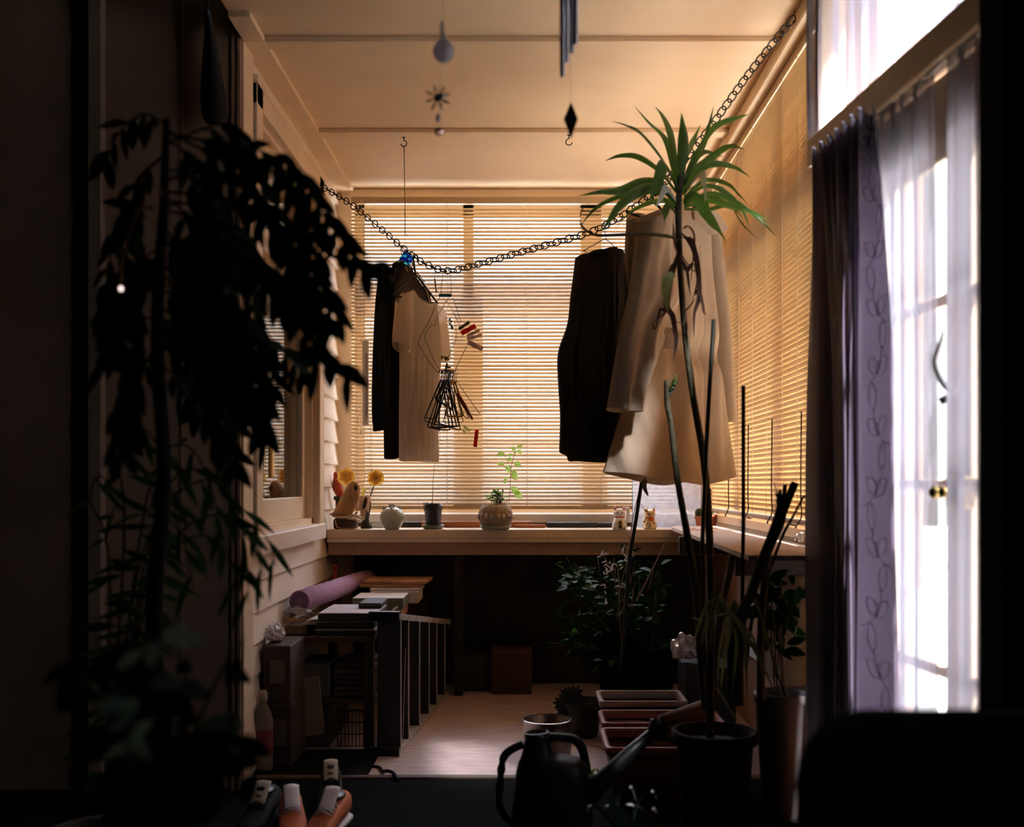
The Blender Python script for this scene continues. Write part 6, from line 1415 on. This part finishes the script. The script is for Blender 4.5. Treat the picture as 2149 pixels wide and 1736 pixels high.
S = [([(345,270),(430,315),(530,335),(600,385),(648,470),(665,600),(668,770)],30),([(350,280),(450,300),(555,320),(625,365),(690,470),(745,535),(805,562)],32),([(340,400),(480,420),(590,470),(650,560),(690,635),(695,690)],24),
     ([(340,500),(450,520),(545,570),(610,640),(650,710),(738,782)],24),([(345,300),(480,260),(520,330),(560,420),(600,520),(610,600)],22),([(340,560),(430,600),(520,680),(560,760),(580,830)],20),([(345,420),(420,440),(500,520),(530,620),(540,740)],22),
     ([(335,650),(430,660),(510,740),(545,830),(560,930)],22),([(335,640),(400,700),(450,780),(470,880)],18),([(340,350),(410,380),(450,480),(470,600),(460,700)],22),([(340,330),(290,380),(270,480),(265,600)],16),([(335,520),(280,560),(240,650),(225,760)],16),
     ([(335,560),(380,640),(400,750),(410,860)],18),([(340,470),(390,540),(420,640),(430,730)],20),([(345,290),(400,330),(440,400),(480,470),(520,520)],20),([(335,700),(300,780),(270,860),(250,960)],14),([(330,760),(380,800),(430,880),(500,960)],16),([(335,690),(420,720),(480,800),(500,900)],18),
     ([(345,380),(430,360),(520,400),(580,480),(630,560),(640,640)],24),([(345,440),(440,470),(530,540),(600,610),(650,650)],22),([(335,610),(440,640),(540,700),(600,740),(640,790)],18),([(345,260),(300,240),(250,280),(215,360)],12)]
for i, (pl_, n) in enumerate(S):
    d0 = 1.97; d1 = 1.97+random.uniform(-.22,.35); spray(pl_, d0, d1, n)
for k in range(12):
    x0 = random.uniform(300,380); y0 = random.uniform(300,800); x1 = x0+random.choice((-1,1,1))*random.uniform(30,170); y1 = y0+random.uniform(60,220)
    spray([(x0,y0),((x0+x1)/2,y0+10),(x1,y1),(x1+15,y1+60)], 1.97, 1.97+random.uniform(-.3,.3), 14)
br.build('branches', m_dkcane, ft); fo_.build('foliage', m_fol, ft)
# second plant: bamboo-like fronds lower down
br = MB(); fo_ = MB(); c2 = Vector((PX(215,2.3), 2.3, .006)); ft2 = thing('bamboo_palm', 'lower foreground palm with narrow arching fronds in front of the dark panel', 'potted plant', tuple(c2))
MB().lathe([(.09,0),(.10,.01),(.125,.22),(.13,.24),(.118,.24),(.11,.2),(.02,.2)], c2, 26).build('pot', mat('dark_brown_pot', (.02,.015,.012), .5), ft2)
base = (215,1790)
for pl_, n in (([base,(300,1200),(370,1000),(450,1010),(510,1120),(522,1265)],24),([base,(320,1150),(420,1010),(500,1060),(560,1130),(578,1188)],24),([base,(290,1150),(340,960),(400,940),(440,1020),(470,1130)],22),([base,(260,1150),(250,950),(300,900),(350,980),(370,1100)],20),([base,(230,1200),(190,1050),(215,1000),(250,1080)],18),([base,(310,1250),(400,1130),(470,1150),(500,1240)],18),([base,(280,1250),(330,1100),(380,1120),(405,1230)],16),([base,(340,1200),(450,1080),(520,1130),(555,1210)],18)):
    spray(pl_, 2.3, 2.12+random.uniform(-.12,.15), n, .085, .014, .003)
br.build('stalks', m_dkcane, ft2); fo_.build('fronds', mat('frond_green', (.026,.075,.014), .6, var=.4, trans=.2, tcol=(.02,.06,.006), spec=.08), ft2)
# third: low leafy pot plant with sun glints painted as pale leaves
br = MB(); fo_ = MB(); c3 = Vector((PX(310,1.45), 1.45, .006)); ft3 = thing('leafy_pot_plant', 'low bushy foreground plant with leaves carrying painted pale glints at the bottom left', 'potted plant', tuple(c3))
MB().lathe([(.09,0),(.10,.01),(.13,.2),(.135,.22),(.12,.22),(.02,.19)], c3, 26).build('pot', mat('dark_brown_pot', (.02,.015,.012)), ft3)
pale = MB()
for k in range(34):
    a = random.uniform(0,6.28); x1 = 330+math.cos(a)*random.uniform(30,220); y1 = random.uniform(1340,1640)
    spray([(312,2240),(320+(x1-330)*.35,1640),(x1,y1-20),(x1+10,y1+30)], 1.45, 1.45+random.uniform(-.2,.2), 12, .05, .026, .003)
for (x, y) in ((275,1475),(290,1465),(268,1482),(282,1490),(276,1555),(270,1545),(283,1562),(320,1345),(340,1350),(300,1365),(372,1352)):
    pale.oval_leaf(P(x,y,1.20), Vector((random.uniform(-1,1),-.2,random.uniform(-.8,.6))), Vector((0,-1,.6)), .035, .018)
br.build('stems', m_dkcane, ft3); fo_.build('leaves', mat('mid_dark_foliage', (.022,.05,.022), .5, var=.4, spec=.15), ft3); o = pale.build('pale_leaves', mat('glint_leaf', (.42,.60,.45), .3, trans=.2), ft3); o['label'] = 'pale leaves painted as glints'
# dark cloth hung on the panel, small painted glint
bg_ = thing('hanging_cloth_bag', 'dark cloth bag hanging high on the brown panel', 'bag', tuple(P(455,40,3.40)))
def PB(x, y, o=0): return P(x, y, 3.42+o)
mb = MB(); mb.loft([[PB(l,y,-.0), PB((l+r)/2,y,-.03), PB(r,y,0), PB((l+r)/2,y,.03)] for l, r, y in ((428,440,20),(430,448,60),(424,462,130),(420,474,200),(424,478,245),(436,470,262))]); mb.build('bag', m_shoeb, bg_)
mb = MB(); mb.tube([PB(434,22), PB(438,-20,.03), PB(452,-30,.05)], .004, 6); mb.build('strap', m_shoeb, bg_)
fl = thing('glint_bead', 'tiny glint made as a glowing bulb among the dark foreground leaves', 'glint', tuple(P(254,606,1.8)))  # bright glint given as an added glowing bead, not a known lamp
MB().ball(P(254,606,1.8), .0032, None, .0042, 10, 7).build('bead', mat('glint_glow', (.9,.8,.8), .3, emit=((1.0,.78,.74), .45)), fl)
mb = MB(); mb.lathe([(.004,0),(.004,.012)], P(254,606,1.8)+Vector((0,0,.007)), 8); mb.tube(curve([P(254,590,1.8), P(262,520,1.82), P(300,430,1.85), P(345,400,1.95)],5), .0012, 4); mb.build('wire', mat('copper_wire', (.25,.10,.05), .4, .7), fl)
# ------------------------------------------------------------------ dark armchair, bottom right
ac = thing('armchair', 'black upholstered armchair back in the bottom right foreground', 'armchair', (.6, 1.25, 0))
m_ac = mat('black_upholstery', (.003,.003,.003), .95, var=.3, vscale=60, spec=.02, bump=.2, bscale=200)
def rrect(x0, x1, y0, y1, z, r, n=6):
    out = []
    for (cx_, cy_, a0) in ((x1-r,y1-r,0),(x0+r,y1-r,90),(x0+r,y0+r,180),(x1-r,y0+r,270)):
        for k in range(n+1): a = R(a0+k*90/n); out.append(Vector((cx_+r*math.cos(a), cy_+r*math.sin(a), z)))
    return out
def pad(x0, x1, y0, y1, z0, z1, r):
    rings = [rrect(x0, x1, y0, y1, z0, r)]
    for k in range(7):
        a = k*math.pi/2/6; i = r*(1-math.cos(a))*.98; rings.append(rrect(x0+i, x1-i, y0+i, y1-i, z1-r+r*math.sin(a), max(r-i, .002)))
    return MB().loft(rings)
pad(.30, .88, 1.10, 1.30, .10, .728, .085).build('backrest', m_ac, ac)
pad(.34, .86, 1.30, 1.72, .10, .38, .06).build('seat', m_ac, ac)
for x, y in ((.36,1.15),(.82,1.15),(.39,1.67),(.81,1.67)): MB().box(x-.025, x+.025, y-.025, y+.025, .007, .10, .004).build('leg', m_dkwood, ac)
# ------------------------------------------------------------------ outside and light
gm = mat('pale_paving', (.42,.42,.38), .9, var=.15)
struct('ground_outside', MB().box(-25, 25, 5.6, 40, -.7, -.6).box(1.3, 25, -10, 5.6, -.7, -.6), gm, 'pale paving outside the windows', 'ground')
w = bpy.data.worlds.new('sky'); sc.world = w; w.use_nodes = True
N = w.node_tree.nodes; L = w.node_tree.links; bg = N['Background']
tc = N.new('ShaderNodeTexCoord'); sx = N.new('ShaderNodeSeparateXYZ'); rp = N.new('ShaderNodeValToRGB')
cr = rp.color_ramp.elements
cr[0].position = 0.40; cr[0].color = (.25,.27,.20,1); cr[1].position = 1.0; cr[1].color = (2.4,2.6,3.1,1)
for pos, c in ((.49,(.32,.33,.30)),(.52,(.40,.41,.43)),(.62,(.48,.50,.54)),(.74,(1.9,2.0,2.4))):
    e_ = cr.new(pos); e_.color = (*c, 1)
mp = N.new('ShaderNodeMath'); mp.operation = 'MULTIPLY_ADD'; mp.inputs[1].default_value = .5; mp.inputs[2].default_value = .5
L.new(tc.outputs['Generated'], sx.inputs[0]); L.new(sx.outputs['Z'], mp.inputs[0]); L.new(mp.outputs[0], rp.inputs['Fac']); L.new(rp.outputs['Color'], bg.inputs['Color'])
bg.inputs['Strength'].default_value = 1.0
sd = bpy.data.lights.new('sun', 'SUN'); so = bpy.data.objects.new('sun', sd); COL.objects.link(so)
sd.energy = 17.0; sd.angle = R(6); sd.color = (1.0,.93,.97)
sunv = Vector((.42, -.60, .85)).normalized()          # towards the sun
so.rotation_euler = sunv.to_track_quat('Z', 'Y').to_euler()
def portal(name, loc, rot, sx_, sy_):
    a = bpy.data.lights.new(name, 'AREA'); o = bpy.data.objects.new(name, a); COL.objects.link(o)
    a.shape = 'RECTANGLE'; a.size = sx_; a.size_y = sy_; a.cycles.is_portal = True
    o.location = loc; o.rotation_euler = rot
portal('portal_back', (0, 5.50, 1.6), (R(-90),0,0), 1.75, 1.55)
portal('portal_right', (1.07, 4.16, 1.6), (0,R(90),0), 1.6, 2.15)
portal('portal_door', (1.0, 2.55, 1.2), (0,R(90),0), 2.4, .9)
vs = sc.view_settings; vs.view_transform = 'Standard'; vs.look = 'None'; vs.gamma = 1.0; vs.use_curve_mapping = False; vs.exposure = 2.42
sc.display_settings.display_device = 'sRGB'
cy = sc.cycles; cy.use_denoising = True; cy.max_bounces = 10; cy.diffuse_bounces = 5; cy.glossy_bounces = 4; cy.transmission_bounces = 6; cy.transparent_max_bounces = 16
cy.sample_clamp_indirect = 6.0; cy.caustics_reflective = False; cy.caustics_refractive = False
